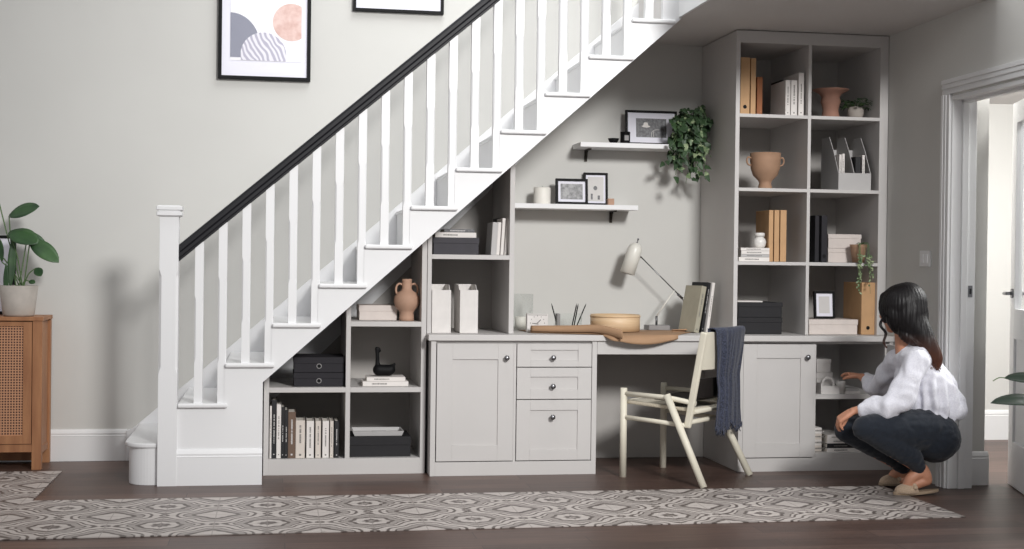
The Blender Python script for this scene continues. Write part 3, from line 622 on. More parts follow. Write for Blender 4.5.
# --- worktop things at left of desk
g = at(526, 331, .40); t = thing('hurricane_vase', 'clear glass cylinder vase holding a cream candle near the shelf side', 'vase', (g.x, .56, .7605))
R_, H_ = .069, .21
bm = B(); lathe(bm, [(.001, 0), (R_, 0), (R_, H_), (R_-.0025, H_), (R_-.0025, .006), (.001, .006)], seg=40, cap=False); obj('glass', bm, 'glass', t)
bm = B(); lathe(bm, [(.0, .0065), (.036, .0065), (.036, .075), (.030, .078), (0, .076)], seg=28); obj('candle', bm, 'wax', t)
xa, xb = xr(527, 548, 325, .26); t = thing('desk_clock', 'small white square desk clock with black numerals behind the paper roll', 'clock', ((xa+xb)/2, .28, .7605), 0); hw = (xb-xa)/2
bm = B(); box(bm, -hw, hw, -.02, .02, 0, .105); obj('case', bm, 'wbox', t, .003)
bm = B(); 
for k in range(12): a = k*PI/6; box(bm, math.sin(a)*.040-.0015, math.sin(a)*.040+.0015, -.0212, -.0198, .053+math.cos(a)*.040-.003, .053+math.cos(a)*.040+.003)
box(bm, -hw+.006, hw-.006, -.0212, -.0198, .097, .100); obj('numerals', bm, 'ink', t)
bm = B(); obox(bm, (.008, -.022, .062), Vector((.7, 0, .7)), Vector((0, 1, 0)), Vector((-.7, 0, .7)), .014, .0008, .0015); obox(bm, (-.013, -.022, .05), Vector((1, 0, -.12)).normalized(), Vector((0, 1, 0)), Vector((.12, 0, 1)).normalized(), .018, .0008, .0012); obj('clock_hand', bm, 'blackg', t)
c = at(568, 325, .50)
t = thing('pencil_holder', 'clear acrylic desk organiser beside the white clock', 'desk organiser', (c.x, .50, .7605)); a_, b_ = .075, .035
bm = B(); e = .003; box(bm, -a_, a_, -b_, -b_+e, 0, .10); box(bm, -a_, a_, b_-e, b_, 0, .10); box(bm, -a_, -a_+e, -b_, b_, 0, .1); box(bm, a_-e, a_, -b_, b_, 0, .1); box(bm, -a_, a_, -b_, b_, 0, e); obj('box', bm, 'glass', t)
bm = B(); box(bm, -a_+.0045, -a_+.022, -.03, .03, .005, .098); obj('divider', bm, 'grey', t)
for k, (xx, dx, lab) in enumerate([(-.058, -.30, 'black pencil leaning left at the organiser\'s left end'), (.02, .22, 'black pencil leaning right, left of the organiser trio'), (.032, .2, 'black pencil in the middle of the organiser trio'), (.044, .45, 'black pencil leaning furthest right in the organiser')]):
    p = thing('pencil', lab, 'pencil', (c.x+xx, .50, .768), 0, 'pencils in the acrylic organiser'); L_ = .155
    bm = B(); tube(bm, [(0, 0, 0), (dx*L_*.8, 0, L_*.86)], .0036, 6); obj('barrel', bm, 'blackg', p)
    bm = B(); tube(bm, [(dx*L_*.8, 0, L_*.86), (dx*L_*.9, 0, L_*.97)], [.0036, .0005], 6); obj('tip', bm, 'blackg', p)
# wooden round box
c = at(615, 331, .34); t = thing('bentwood_box', 'round pale bentwood hoop box standing on the kraft paper', 'box', (c.x, .34, .768)); r = .142
bm = B(); lathe(bm, [(.001, 0), (r, 0), (r, .094), (r-.004, .094), (r-.004, .008), (.001, .008)], seg=56, cap=False); obj('drum', bm, 'plyw', t)
bm = B(); tube(bm, [(r*1.003*math.cos(a), r*1.003*math.sin(a), .084) for a in [k*2*PI/56 for k in range(57)]], .004, 6); obj('rim_band', bm, 'plyw', t)
# kraft paper sheet with rolled front edge and drooping corner
t = thing('kraft_paper_sheet', 'large sheet of brown kraft paper with rolled front edge across the desk', 'paper', (-.62, .1, .762))
TL = t.location.copy()
c0, c1, c2, c3 = at(531, 328.5, .20), at(570, 330.5, .10), at(598, 332.5, .02), at(621.5, 335.0, -.095)
c0.z = .7625+.0215; c1.z = .7625+.025; c2.z = .7625+.029
axis = spline([c0, c1, c2, c3], 10); nA = len(axis)
bm = B(); g_ = []
for i, p in enumerate(axis):
    q_ = i/(nA-1); r_ = .021+.011*q_; row = []
    for k in range(34):
        f_ = k/33; th_ = PI*1.5+2*PI*2.1*(1-f_); rk = r_*(.42+.58*f_)
        row.append(bm.verts.new(Vector((p[0], p[1]+rk*math.cos(th_), p[2]+rk*math.sin(th_)))-TL))
    g_.append(row)
for i in range(nA-1):
    for j in range(33): bm.faces.new((g_[i][j], g_[i+1][j], g_[i+1][j+1], g_[i][j+1])).smooth = True
o_ = obj('roll', bm, ['kraft'], t); so = o_.modifiers.new('s', 'SOLIDIFY'); so.thickness = .0012
# flat sheet whose loose front edge droops over the desk edge
ctrl = [(545, None), (598, None), (612, (340.5, -.060)), (622, (342, -.074)), (635, (344.2, -.070)), (653, (344.3, -.058)), (668, (341.5, -.036)), (678, (338.8, -.014))]
fr_ = []
for px_, v_ in ctrl:
    if v_: fr_.append(at(px_, v_[0], v_[1]))
F0 = [Vector((c0.x+.0, .20, .7628)), Vector((c1.x, .10, .7628)), Vector((c2.x, .015, .7628))]+fr_+[Vector((-.30, .10, .7628)), Vector((-.22, .24, .7628)), Vector((-.15, .35, .7628))]
front = spline(F0, 6); nF = len(front)
bm = B(); g_ = []
for i, p in enumerate(front):
    q_ = i/(nF-1); row = []; yb = .50+.04*q_; xb_ = p[0]*(1-.12*q_)-.02*(1-q_)
    yb = max(yb, p[1]+.02)
    kx = at(600, 330, .5).x
    for j in range(19):
        v_ = j/18
        if p[1] < -.010:
            if v_ < .6: w_ = v_/.6; y = yb+(-.006-yb)*w_; z = .7628; x = xb_+(p[0]-xb_)*w_
            else:
                w_ = (v_-.6)/.4; y = -.006+(p[1]+.006)*math.sin(w_*PI/2)**.9; z = .7628+(p[2]-.7628)*w_**1.6+.004*math.sin(w_*PI); x = p[0]
                if y > -.0145 and z < .7628: y = -.0145
        else: y = yb+(p[1]-yb)*v_; z = .7628; x = xb_+(p[0]-xb_)*v_
        row.append(bm.verts.new(Vector((x, y, z))-TL))
    g_.append(row)
for i in range(nF-1):
    for j in range(18): bm.faces.new((g_[i][j], g_[i][j+1], g_[i+1][j+1], g_[i+1][j])).smooth = True
bmesh.ops.recalc_face_normals(bm, faces=bm.faces)
o_ = obj('sheet', bm, 'kraft', t); so = o_.modifiers.new('s', 'SOLIDIFY'); so.thickness = .0012; so.offset = 1
# curled right corner
bm = B(); a_ = Vector((-.30, .30, .781))-TL; b_ = Vector((-.125, .36, .774))-TL; g_ = []
for i in range(12):
    q_ = i/11; p = a_.lerp(b_, q_); r_ = .006+.011*q_; row = []
    for k in range(20):
        th_ = -PI*.5+PI*1.35*(k/19); row.append(bm.verts.new((p.x-.0, p.y+r_*math.cos(th_), p.z-.018+.009+r_*math.sin(th_)+r_*0)))
    g_.append(row)
for i in range(11):
    for j in range(19): bm.faces.new((g_[i][j], g_[i+1][j], g_[i+1][j+1], g_[i][j+1])).smooth = True
for v in bm.verts: v.co.z = max(v.co.z, .0012)
o_ = obj('curled_corner', bm, 'kraft', t); so = o_.modifiers.new('s', 'SOLIDIFY'); so.thickness = .001
# --- desk lamp
LY = .58; e = lambda px, py, Y=LY: at(px, py, Y)
bc = e(657, 326.0, .56); t = thing('desk_lamp', 'white cylinder-head desk lamp with jointed arm on square grey base', 'lamp', (bc.x, .56, .7640))
T_ = lambda px, py, Y=.56: at(px, py, Y)-t.location
bm = B(); box(bm, -.065, .065, -.055, .055, 0, .028); obj('base', bm, 'grey', t, .003)
p0 = Vector((0, 0, .028)); p0 = T_(656.5, 322); p0.z = .028; p1 = T_(656.5, 316); p2 = T_(674.5, 290.5)
bm = B(); tube(bm, [p0, p1], .007, 12); obj('swivel', bm, 'steel', t)
bm = B(); tube(bm, [p1, p2], .0045, 10); obj('lower_arm', bm, 'lampw', t)
j = T_(682.5, 298.5); hd = T_(641, 257)
bm = B(); tube(bm, [j, hd], .0035, 10); tube(bm, [T_(677.5, 294), j], .0075, 10); obj('upper_arm', bm, 'steel', t)
bm = B(); cpts = spline([j, T_(684, 305), T_(682, 318), T_(679.5, 331)], 6); cpts[-1] = (cpts[-1][0], cpts[-1][1], .006); tube(bm, cpts, .0028, 8); obj('cable', bm, 'grey', t)
bm = B(); tube(bm, [T_(677.5, 331)+Vector((0, 0, 0)), T_(684, 329)], .004, 8); 
bm.free()
a_ = T_(637.0, 243); b_ = T_(627.3, 273.5); ax = (b_-a_).normalized(); rot = ax.to_track_quat('Z', 'Y').to_matrix(); L_ = (b_-a_).length
bm = B(); lathe(bm, [(.001, 0), (.014, .002), (.028, .010), (.038, .024), (.043, .042), (.044, L_), (.041, L_), (.040, .05), (.001, .03)], seg=32, cap=False); bmesh.ops.transform(bm, matrix=Matrix.Translation(a_) @ rot.to_4x4(), verts=bm.verts)
bmesh.ops.recalc_face_normals(bm, faces=bm.faces); obj('shade', bm, 'lampw', t)
bm = B(); tube(bm, [a_-ax*.022, a_+ax*.004], .0035, 8); ball(bm, a_-ax*.024, .006); obj('finial', bm, 'steel', t)
bm = B(); tube(bm, [hd, hd+Vector((-.018, 0, .0))], .006, 10); obj('head_joint', bm, 'steel', t)
bm = B(); ball(bm, b_-ax*.03, .022); obj('bulb', bm, 'ceram', t)
# --- leaning books right of lamp
for px0, th_, tilt_, h_, cov, lab, sp_, Y in ((694, .034, .20, .272, 'bgreyg', 'sage grey hardback leaning at the desk\'s right end, nearest the lamp', 'ink', .26), (701, .020, .17, .290, 'bblack', 'dark mottled book leaning between the sage and white books', 'inkl', .285), (706, .020, .15, .288, 'bwhite', 'white book leaning against the bookcase side panel', 'ink', .30)):
    x_ = at(px0, 331, Y).x; b_ = upright_book(x_, th_, Y, .7655, h_, .15, cov, lab, 'books leaning beside the desk lamp', tilt=tilt_, spine=sp_); b_.rotation_euler = (0, tilt_, .36)
# --- lower floating shelf things
c = at(542, 203, .62); t = thing('pillar_candle', 'fat white pillar candle on the lower floating shelf', 'candle', (c.x, .62, 1.498))
bm = B(); lathe(bm, [(.001, 0), (.049, 0), (.050, .003), (.050, .092), (.045, .098), (.02, .094), (.001, .094)], seg=36); obj('wax', bm, 'wax', t)
bm = B(); tube(bm, [(0, 0, .094), (.001, 0, .106)], .0015, 6); obj('wick', bm, 'blackg', t)
xa, xb = xr(555.5, 587.5, 190, .64); frame(xa, xb, 1.499, .152, .64, 'black framed landscape photo on the lower floating shelf', art='photo', mount=.016, tilt=.09, fw=.014, matm='matb')
xa, xb = xr(584, 608, 190, .70); t = frame(xa, xb, 1.499, .196, .715, 'black framed portrait photo leaning behind the landscape one', art='inkl', mount=.012, tilt=.07, fw=.013)
bm = B(); ball(bm, (-.002, -.0115, .104), .013, (1, .1, 1.1)); box(bm, -.03, -.018, -.0125, -.0115, .035, .07); box(bm, .012, .026, -.0125, -.0115, .035, .06); obj('printed_figure', bm, 'photod', t)
c = at(610.5, 203, .58); t = thing('terracotta_cube', 'tiny terracotta tealight block beside the portrait photo', 'tealight holder', (c.x, .58, 1.498))
bm = B(); box(bm, -.019, .019, -.019, .019, 0, .038); obj('block', bm, 'terra', t, .004); bm = B(); lathe(bm, [(.001, .0381), (.012, .0381), (.012, .040), (.001, .040)]); obj('tealight', bm, 'wax', t)
# --- upper floating shelf
xa, xb = xr(626.5, 678, 125, .64)
t = frame(xa, xb, 1.8635, .208, .665, 'black framed photo of a white hat on the upper floating shelf', art='photod', mount=(.052, .034), tilt=.09, fw=.013)
bm = B(); yy = -.0125
flatshape(bm, [(-.062, .115), (-.05, .108), (-.03, .105), (-.012, .108), (-.006, .115), (-.018, .118), (-.022, .135), (-.034, .138), (-.046, .135), (-.05, .118)], yy)
obj('printed_hat', bm, 'bwhite', t)
bm = B(); tube(bm, spline([(0, -.0115, .05), (.004, -.0115, .08), (.022, -.0115, .092), (.05, -.0115, .094)], 5), .0025, 6, flat=.5); tube(bm, [(.014, -.0115, .05), (.014, -.0115, .085)], .0015, 6); obj('printed_rail', bm, 'bwhite', t)
c = at(613.5, 141, .60); t = thing('bowl', 'tiny black bowl at the left of the upper floating shelf', 'bowl', (c.x, .60, 1.863))
bm = B(); lathe(bm, [(.001, 0), (.014, 0), (.026, .012), (.034, .030), (.031, .030), (.022, .012), (.001, .008)], seg=28, cap=False); obj('body', bm, 'blackg', t)
c = at(625.2, 141, .57); t = thing('candle_jar', 'black glass candle jar between the tiny bowl and hat photo', 'candle', (c.x, .57, 1.863))
bm = B(); lathe(bm, [(.001, 0), (.027, 0), (.029, .003), (.029, .068), (.026, .068), (.025, .05), (.001, .05)], seg=28, cap=False); obj('jar', bm, 'blackg', t)
bm = B(); box(bm, -.012, .014, -.0297, -.0285, .016, .046); obj('paper_label', bm, 'grey', t)
# ---------------------------------------------------------------- leaves
def leaf(bm, base, d, nrm, L_, W_, droop=.25, fold=.18, shape='oval', n=7):
    d = d.normalized(); side = d.cross(nrm).normalized(); nrm = side.cross(d).normalized(); rows = []
    for i in range(n+1):
        t_ = i/n
        wd = W_*.5*((math.sin(PI*min(1, t_*.98+.02))**.65) if shape == 'oval' else (min(1, t_*5)**.5*(1-t_)**.6*1.35 if shape == 'heart' else math.sin(PI*t_)**.9))
        if i == n: wd = .0008
        c_ = base+d*(L_*t_)-Vector((0, 0, 1))*(droop*L_*t_*t_)
        rows.append([bm.verts.new(c_+side*(wd*s)+nrm*(fold*wd*abs(s))) for s in (-1, -.5, 0, .5, 1)])
    for a, b in zip(rows, rows[1:]):
        for k in range(4): bm.faces.new((a[k], a[k+1], b[k+1], b[k])).smooth = True
def solid(o, th=.0006): s = o.modifiers.new('s', 'SOLIDIFY'); s.thickness = th; return o
rv = lambda a, b: random.uniform(a, b)
# trailing plant
pc = at(694, 142, .64); t = thing('trailing_plant', 'bushy trailing pothos in a white pot on the upper floating shelf', 'plant', (pc.x-.02, .64, 1.863))
bm = B(); lathe(bm, [(.001, 0), (.052, 0), (.062, .09), (.066, .125), (.061, .125), (.056, .09), (.001, .09)], seg=32, cap=False); obj('pot', bm, 'ceram', t)
bm = B(); lathe(bm, [(.001, .105), (.060, .108)], seg=24, cap=False); obj('soil', bm, 'soil', t)
lf, lv_, sm_ = B(), B(), B()
ctr = t.location
for k in range(74):
    a = rv(0, 2*PI); fr = rv(.2, 1); start = Vector((.04*math.cos(a), .03*math.sin(a)-.01, .11))
    tgt = at(rv(668, 712), rv(118, 160), rv(.44, .64))-ctr
    if k < 16: tgt = at(rv(668, 708), rv(108, 122), rv(.48, .66))-ctr
    if k > 56: tgt = at(rv(674, 708), rv(158, 184), rv(.46, .6))-ctr
    if k > 70: tgt = at(rv(664, 670), rv(150, 165), rv(.46, .55))-ctr
    mid = start.lerp(tgt, .5)+Vector((0, -.03, .07 if tgt.z < .05 else .03))
    path = spline([start, mid, tgt], 6); tube(sm_, path, .0016, 5)
    for p in path[5:]:
        if random.random() < .9:
            p = Vector(p)+Vector((rv(-.012, .012), rv(-.02, .01), rv(-.012, .012)))
            dd = Vector((rv(-.9, .9), rv(-.8, -.1), rv(-1.0, .3))); L_ = rv(.030, .050)
            leaf(lv_ if random.random() < .14 else lf, p, dd, Vector((rv(-.4, .4), -1, rv(.2, .9))), L_, L_*rv(.62, .8), rv(.1, .35), .12, 'heart', 6)
for b_ in (lf, lv_):
    lim = .745-ctr.y; limx = -.006-ctr.x
    for v in b_.verts:
        v.co.y = min(v.co.y, lim-.01); v.co.x = min(v.co.x, limx)
        if v.co.z < .004 and v.co.y > -.105: v.co.y = -.112
for v in sm_.verts: v.co.x = min(v.co.x, -.004-ctr.x)
solid(obj('foliage', lf, 'leafd', t)); solid(obj('pale_foliage', lv_, 'leafv', t)); obj('stems', sm_, 'stem', t)
# ================================================================ TALL BOOKCASE CONTENTS
Z4, Z3, Z2, Z1 = .761, 1.175, 1.592, 2.010
Yb = .15
# top left
for a, b_, top, m_, lab in ((740.5, 750, 57, 'tan', 'tan box file with finger hole at the left of the top cubby'), (750.8, 756, 58, 'tan', 'narrow tan box file second from left in the top cubby')):
    xa, xb = xr(a, b_, 90, Yb); boxfile(xa, xb-.001, Yb, Z1, zz(a, top, Yb)-Z1, .26, m_, lab, 'tan files in the top left cubby', hole=(a < 745))
xa, xb = xr(757, 762.5, 90, .2); upright_book(xa, xb-xa, .2, Z1, zz(760, 77, .2)-Z1, .17, 'tand', 'short rust brown book right of the tan box files', None, spine=None)
for i, (a, b_, top, lab) in enumerate(((785.5, 790.3, 80, 'white book at the left of the top cubby trio'), (791, 797.2, 80, 'white book in the middle of the top cubby trio'), (798.5, 803.8, 72.5, 'taller white book at the right of the top cubby trio'))):
    xa, xb = xr(a, b_, 100, Yb); upright_book(xa, xb-xa, Yb, Z1, zz(a, top, Yb)-Z1, .24, 'bwhite', lab, 'white books in the top left cubby', spine='ink')
xa = .372; upright_book(xa, .05, .40, Z1, .235, .16, 'bblack', 'black book behind the white trio in the top cubby', None, spine=None)
# top right
c = at(829, 116, .30); prof = [(.052, 0), (.056, .01), (.050, .03), (.046, .055), (.054, .085), (.060, .10), (.052, .125), (.066, .145), (.104, .164), (.108, .170), (.100, .170), (.06, .150), (.045, .12), (.05, .09), (.001, .03)]
vase_obj('flared_vase', 'terracotta vase with wide flared rim in the top right cubby', 'vase', (c.x, .28, Z1), [(r_*.98, z_*1.02) for r_, z_ in prof], 'terrad')
c = at(857, 117, .27); t = thing('potted_fern', 'small leafy plant in a mottled pot beside the flared vase', 'plant', (c.x-.01, .27, Z1))
bm = B(); lathe(bm, [(.001, 0), (.034, 0), (.046, .03), (.048, .055), (.042, .075), (.038, .075), (.04, .05), (.001, .03)], seg=28, cap=False); obj('pot', bm, 'concrete', t)
bm = B(); sm_ = B()
for k in range(46):
    a = rv(0, 2*PI); p = Vector((.02*math.cos(a), .02*math.sin(a), .07)); q_ = p+Vector((.055*math.cos(a)*rv(.4, 1.1), .05*math.sin(a), rv(.0, .055))); tube(sm_, [p, q_], .0012, 5)
    leaf(bm, q_, Vector((math.cos(a), math.sin(a)-.3, rv(-.5, .3))), Vector((0, 0, 1)), rv(.03, .045), .024, .3, .1, 'oval', 4)
for b2 in (bm, sm_):
    for v in b2.verts: v.co.x = min(max(v.co.x, -.1), .862-t.location.x); v.co.z = max(v.co.z, .001)
solid(obj('foliage', bm, 'leafd', t)); obj('stems', sm_, 'stem', t)
# second row left: handled pot
c = at(765, 187, .28); prof = [(.040, 0), (.040, .012), (.034, .032), (.040, .044), (.070, .070), (.084, .105), (.087, .140), (.088, .182), (.082, .182), (.080, .12), (.05, .07), (.001, .05)]
prof = [(r_, z_*1.16) for r_, z_ in prof]
vase_obj('handled_pot', 'brown clay footed pot with two small loop handles', 'vase', (c.x, .28, Z2), prof, 'clay', [[(s*.084, 0, .180), (s*.105, 0, .185), (s*.112, 0, .165), (s*.105, 0, .145), (s*.085, 0, .138)] for s in (-1, 1)], hr=.005)
# second row right
xa = .455; boxfile(xa, .525, .3, Z2, .20, .26, 'black', 'black folder in the shadowed left corner of the second cubby', None, hole=False, name='folder')
xa, xb = xr(838.5, 871, 180, .15); w_ = xb-xa
t = thing('magazine_file', 'wide pale grey magazine rack in the second right cubby', 'magazine file', (xa, .15, Z2)); e = .004; dp = .26; h1 = zz(850, 173, .15)-Z2; h2 = zz(824, 138.5, .38)-Z2
bm = B(); box(bm, 0, w_, 0, e, 0, h1); box(bm, 0, w_, dp-e, dp, 0, h2*.8); box(bm, 0, w_, e, dp-e, 0, e)
for x_ in (0, w_*.48, w_-e):
    v = [(e, 0), (dp-e, 0), (dp-e, h2), (dp*.55, h2), (dp*.3, h2*.72), (e, h1)]; a = [bm.verts.new((x_, yy, z_)) for yy, z_ in v]; b2 = [bm.verts.new((x_+e, yy, z_)) for yy, z_ in v]; bm.faces.new(a); bm.faces.new(b2[::-1])
    for i in range(6): bm.faces.new((a[i], b2[i], b2[(i+1) % 6], a[(i+1) % 6]))
bmesh.ops.recalc_face_normals(bm, faces=bm.faces); obj('holder', bm, 'lgrey', t, .0008)
for k, (f, h_, m_, lab) in enumerate(((.05, .20, 'bwhite', 'white magazine at the left side of the pale grey rack'), (.14, .205, 'bwhite', 'second white magazine in the left slot of the rack'), (.55, .19, 'bblack', 'black magazine in the right slot of the rack'), (.76, .20, 'bwhite', 'white magazine at the right side of the pale grey rack'))):
    upright_book(xa+w_*f, w_*.075 if m_ == 'bwhite' else w_*.16, .165, Z2+.005, h_, .2, m_, lab, 'magazines in the pale grey rack', spine='ink' if m_ == 'bwhite' else None)
# third row left
xs_ = [(768.8, 773.2), (774.2, 779.2), (780.2, 786.4)]
for i, (a, b_) in enumerate(xs_):
    xa, xb = xr(a, b_, 240, .17); boxfile(xa, xb, .17, Z3, zz(a, 210, .17)-Z3, .22, 'tan', ['leftmost tan folder of the third cubby trio', 'middle tan folder of the third cubby trio', 'rightmost tan folder of the third cubby trio'][i], 'tan folders in the third left cubby', hole=False, name='folder')
xa, xb = xr(738.5, 775, 258, .14); z = Z3
xb = min(xb, at(768, 240, .17).x-.003)
for i, (h_, c_, lab) in enumerate(((.024, 'bwhite', 'white book at the bottom of the pile under the jar'), (.015, 'lgrey', 'thin grey book second from the bottom under the jar'), (.019, 'bwhite', 'white book second from the top of the pile under the jar'), (.016, 'bwhite', 'topmost white book of the pile, directly under the jar'))):
    off = (0, .014, .016, .012)[i]; flat_book(max(xa, .026)+off*.9, xb, .135, z, h_, .20, c_, lab, 'book pile in the third left cubby'); z += h_+.001
c = at(759.5, 246, .20); t = thing('ginger_jar', 'small white lidded ceramic jar standing on the book pile', 'jar', (c.x, .20, z))
bm = B(); lathe(bm, [(.001, 0), (.026, 0), (.034, .014), (.038, .034), (.032, .052), (.024, .058), (.024, .064), (.001, .064)], seg=30, cap=False); obj('body', bm, 'ceram', t)
bm = B(); lathe(bm, [(.001, .0645), (.029, .0645), (.029, .082), (.026, .086), (.001, .087)], seg=30); obj('lid', bm, 'ceram', t)
# third row right
xb = at(821.5, 240, .17).x-.002; xa = at(815, 240, .2).x; boxfile(xa, xb, .2, Z3, .27, .26, 'dark', 'dark grey box file left of its twin in the third right cubby', 'dark box files in the third right cubby', hole=False)
xa, xb = xr(821.5, 827.3, 240, .17); boxfile(xa, xb, .17, Z3, .27, .26, 'dark', 'dark box file with finger hole beside the pale boxes', 'dark box files in the third right cubby')
xa, xb = xr(828, 863, 250, .24)
lidbox(xa, xb, .24, Z3, .082, .26, 'pink', 'lower blush lidded box behind the hanging string plant', .3, 'blush boxes in the third right cubby'); lidbox(xa, xb-.01, .24, Z3+.083, .082, .26, 'pink', 'upper blush lidded box behind the hanging string plant', .3, 'blush boxes in the third right cubby')
c = at(859, 264, .165); t = thing('trailing_string_plant', 'little pot of trailing string plant hanging over the cubby edge', 'plant', (c.x-.004, .166, Z3))
bm = B(); lathe(bm, [(.001, 0), (.034, 0), (.047, .09), (.052, .105), (.047, .105), (.043, .09), (.001, .08)], seg=28, cap=False); obj('pot', bm, 'clay', t)
bm, sm_ = B(), B()
for k in range(13):
    a = rv(-PI*.9, -PI*.1); s_ = Vector((.03*math.cos(a), .02*math.sin(a), .10)); ex_ = rv(-.045, .045); e_ = Vector((ex_*1.2, rv(-.105, -.085), rv(-.20, .0)))
    path = spline([s_, Vector((ex_*.8, -.058, .112)), Vector((ex_*.95, -.075, .03)), e_], 7); tube(sm_, path, .0010, 5)
    for p in path[13:]:
        if random.random() < .6: leaf(bm, Vector(p), Vector((rv(-1, 1), rv(-1, .1), rv(-1, .4))), Vector((0, -1, .4)), rv(.014, .024), .012, .2, .1, 'oval', 3)
for b2 in (bm, sm_):
    for v in b2.verts:
        v.co.x = min(v.co.x, .862-t.location.x)
        if v.co.z < .0: v.co.y = min(v.co.y, -.060)
solid(obj('foliage', bm, 'leafv', t)); obj('stems', sm_, 'stem', t)
# bottom row left: black boxes
xa, xb = xr(737.8, 782.5, 320, .15); xa = max(xa, .027)
lidbox(xa, xb, .15, Z4, .095, .30, 'black', 'lower black lidded box on the worktop inside the tall bookcase', .3, 'black boxes in the bottom left cubby')
lidbox(xa, xb, .15, Z4+.096, .085, .30, 'black', 'upper black lidded box in the bottom left cubby', .3, 'black boxes in the bottom left cubby')
t = flat_book(xa, xa+.15, .16, Z4+.182, .007, .2, 'bwhite', 'thin white notebook lying on the black boxes', band=None, name='notebook', cat='notebook')
# bottom row right
xa, xb = xr(808.8, 858, 328, .15); lidbox(max(xa, .452), xb, .15, Z4, .086, .27, 'pink', 'long blush lidded box in the bottom right cubby', .35)
xa, xb = xr(815, 835.5, 305, .22); frame(xa, xb, Z4+.0875, .158, .24, 'small black framed photo standing on the long blush box', art='inkl', mount=.018, tilt=.09, fw=.012)
bm = B(); t = bpy.data.objects[-1] if False else None; bm.free()
xa, xb = xr(861.5, 875, 310, .14); boxfile(xa, xb-.001, .14, Z4, zz(868, 282.5, .14)-Z4, .26, 'tan', 'large tan box file with finger hole beside the blush box', None)
# ================================================================ OPEN CABINET CONTENTS
zs = .431
xa, xb = xr(816.5, 833, 360, .10); lidbox(xa, xb, .10, zs, .115, .2, 'wbox', 'taller white box at the left of the open cabinet shelf', .3); lidbox(xa, xb-.01, .10, zs+.116, .075, .2, 'wbox', 'white box stacked on the tall box in the open cabinet', .3)
c = at(828.5, 394, .045); t = thing('desk_caddy', 'white arched-handle caddy at the front of the open cabinet', 'caddy', (c.x, .055, zs))
bm = B(); box(bm, -.055, .055, -.035, -.031, 0, .045); box(bm, -.055, .055, .031, .035, 0, .045); box(bm, -.055, -.051, -.031, .031, 0, .06); box(bm, .051, .055, -.031, .031, 0, .045); box(bm, -.051, .051, -.031, .031, 0, .004)
n_ = 16
for k in range(n_):
    a0, a1 = PI*k/n_, PI*(k+1)/n_
    for (ri, ro) in ((.028, .040),):
        P4 = [(ri*math.cos(a0), ri*math.sin(a0)), (ro*math.cos(a0), ro*math.sin(a0)), (ro*math.cos(a1), ro*math.sin(a1)), (ri*math.cos(a1), ri*math.sin(a1))]
        poly(bm, [(x, .055+z_*1.05) for x, z_ in P4], -.003, .003)
box(bm, -.040, -.028, -.003, .003, 0, .056); box(bm, .028, .040, -.003, .003, 0, .056); obj('body', bm, 'wbox', t)
c = at(849, 394, .05); t = thing('cup', 'white cup held by the reaching right hand', 'cup', (at(842, 390, .04).x, .06, zs)); bm = B(); lathe(bm, [(.001, 0), (.020, 0), (.026, .05), (.027, .07), (.024, .07), (.022, .01), (.001, .006)], seg=24, cap=False); obj('body', bm, 'ceram', t)
xa, xb = xr(842, 860, 390, .03); 
flat_book(xa+.02, xb, .028, zs, .014, .1, 'wbox', 'lower white notecard box on the open cabinet shelf', 'white notecard boxes', band=None, name='notecard_box', cat='box'); flat_book(xa+.025, xb-.004, .03, zs+.0145, .016, .09, 'lgrey', 'upper grey notecard box on the open cabinet shelf', 'white notecard boxes', band=None, name='notecard_box', cat='box')
z = .102
for i, (a, b_, h_, c_, lab) in enumerate(((826.5, 862, .022, 'bwhite', 'bottom white magazine pile piece in the open cabinet'), (826.5, 860, .026, 'bblack', 'dark-spined book low in the open cabinet pile'), (826.5, 858, .024, 'bwhite', 'white book third up in the open cabinet pile'), (826.5, 848, .022, 'bwhite', 'fourth book up in the open cabinet pile'))):
    xa, xb = xr(a, b_, 445, .03); flat_book(xa, xb, .02, z, h_, .2, c_, lab, 'book pile in the open cabinet', rot=0); z += h_+.0006
z = .102
for i in range(4):
    xa = .462; h_ = .033; flat_book(xa, xa+.055+.0*i, .06, z, h_, .2, ['bcream', 'bwhite', 'bcream', 'bwhite'][i], ['cream book at the base of the narrow left pile', 'white book second up in the narrow left pile', 'cream book third up in the narrow left pile', 'white book topping the narrow left pile'][i], 'narrow pile at the left of the open cabinet', band='ink'); z += h_+.0006
# ================================================================ SIDEBOARD
t = thing('sideboard', 'mid-brown wooden sideboard with woven cane doors against the left wall', 'sideboard', (-4.27, .58, 0))
x0, x1, y0, y1 = -.485, .485, -.165, .155
bm = B(); box(bm, x0-.004, x1+.004, y0-.006, y1+.004, .805, .826); obj('top', bm, 'oak', t, .002)
for sx in (x0, x1-.05):
    for sy in (y0, y1-.045): bm = B(); box(bm, sx, sx+.05, sy, sy+.045, 0, .805); obj('leg', bm, 'oak', t, .002)
for s, sx in ((0, x0+.012), (1, x1-.03)):
    bm = B(); box(bm, sx, sx+.018, y0+.045, y1-.045, .12, .805); obj('side_panel', bm, 'oak', t)
    bm = B(); box(bm, sx-.004*(1-s)-.0, sx+.022, y0+.045, y1-.045, .08, .12); obj('side_rail', bm, 'oak', t)
bm = B(); box(bm, x0+.05, x1-.05, y0+.02, y1-.02, .125, .14); box(bm, x0+.05, x1-.05, y1-.03, y1-.02, .012, .80); obj('carcass', bm, 'oak', t)  # back board carried down near the floor, added to darken the gap underneath
bm = B(); box(bm, x0+.05, x1-.05, y0+.004, y0+.022, .096, .138); obj('bottom_rail', bm, 'oak', t, .001)
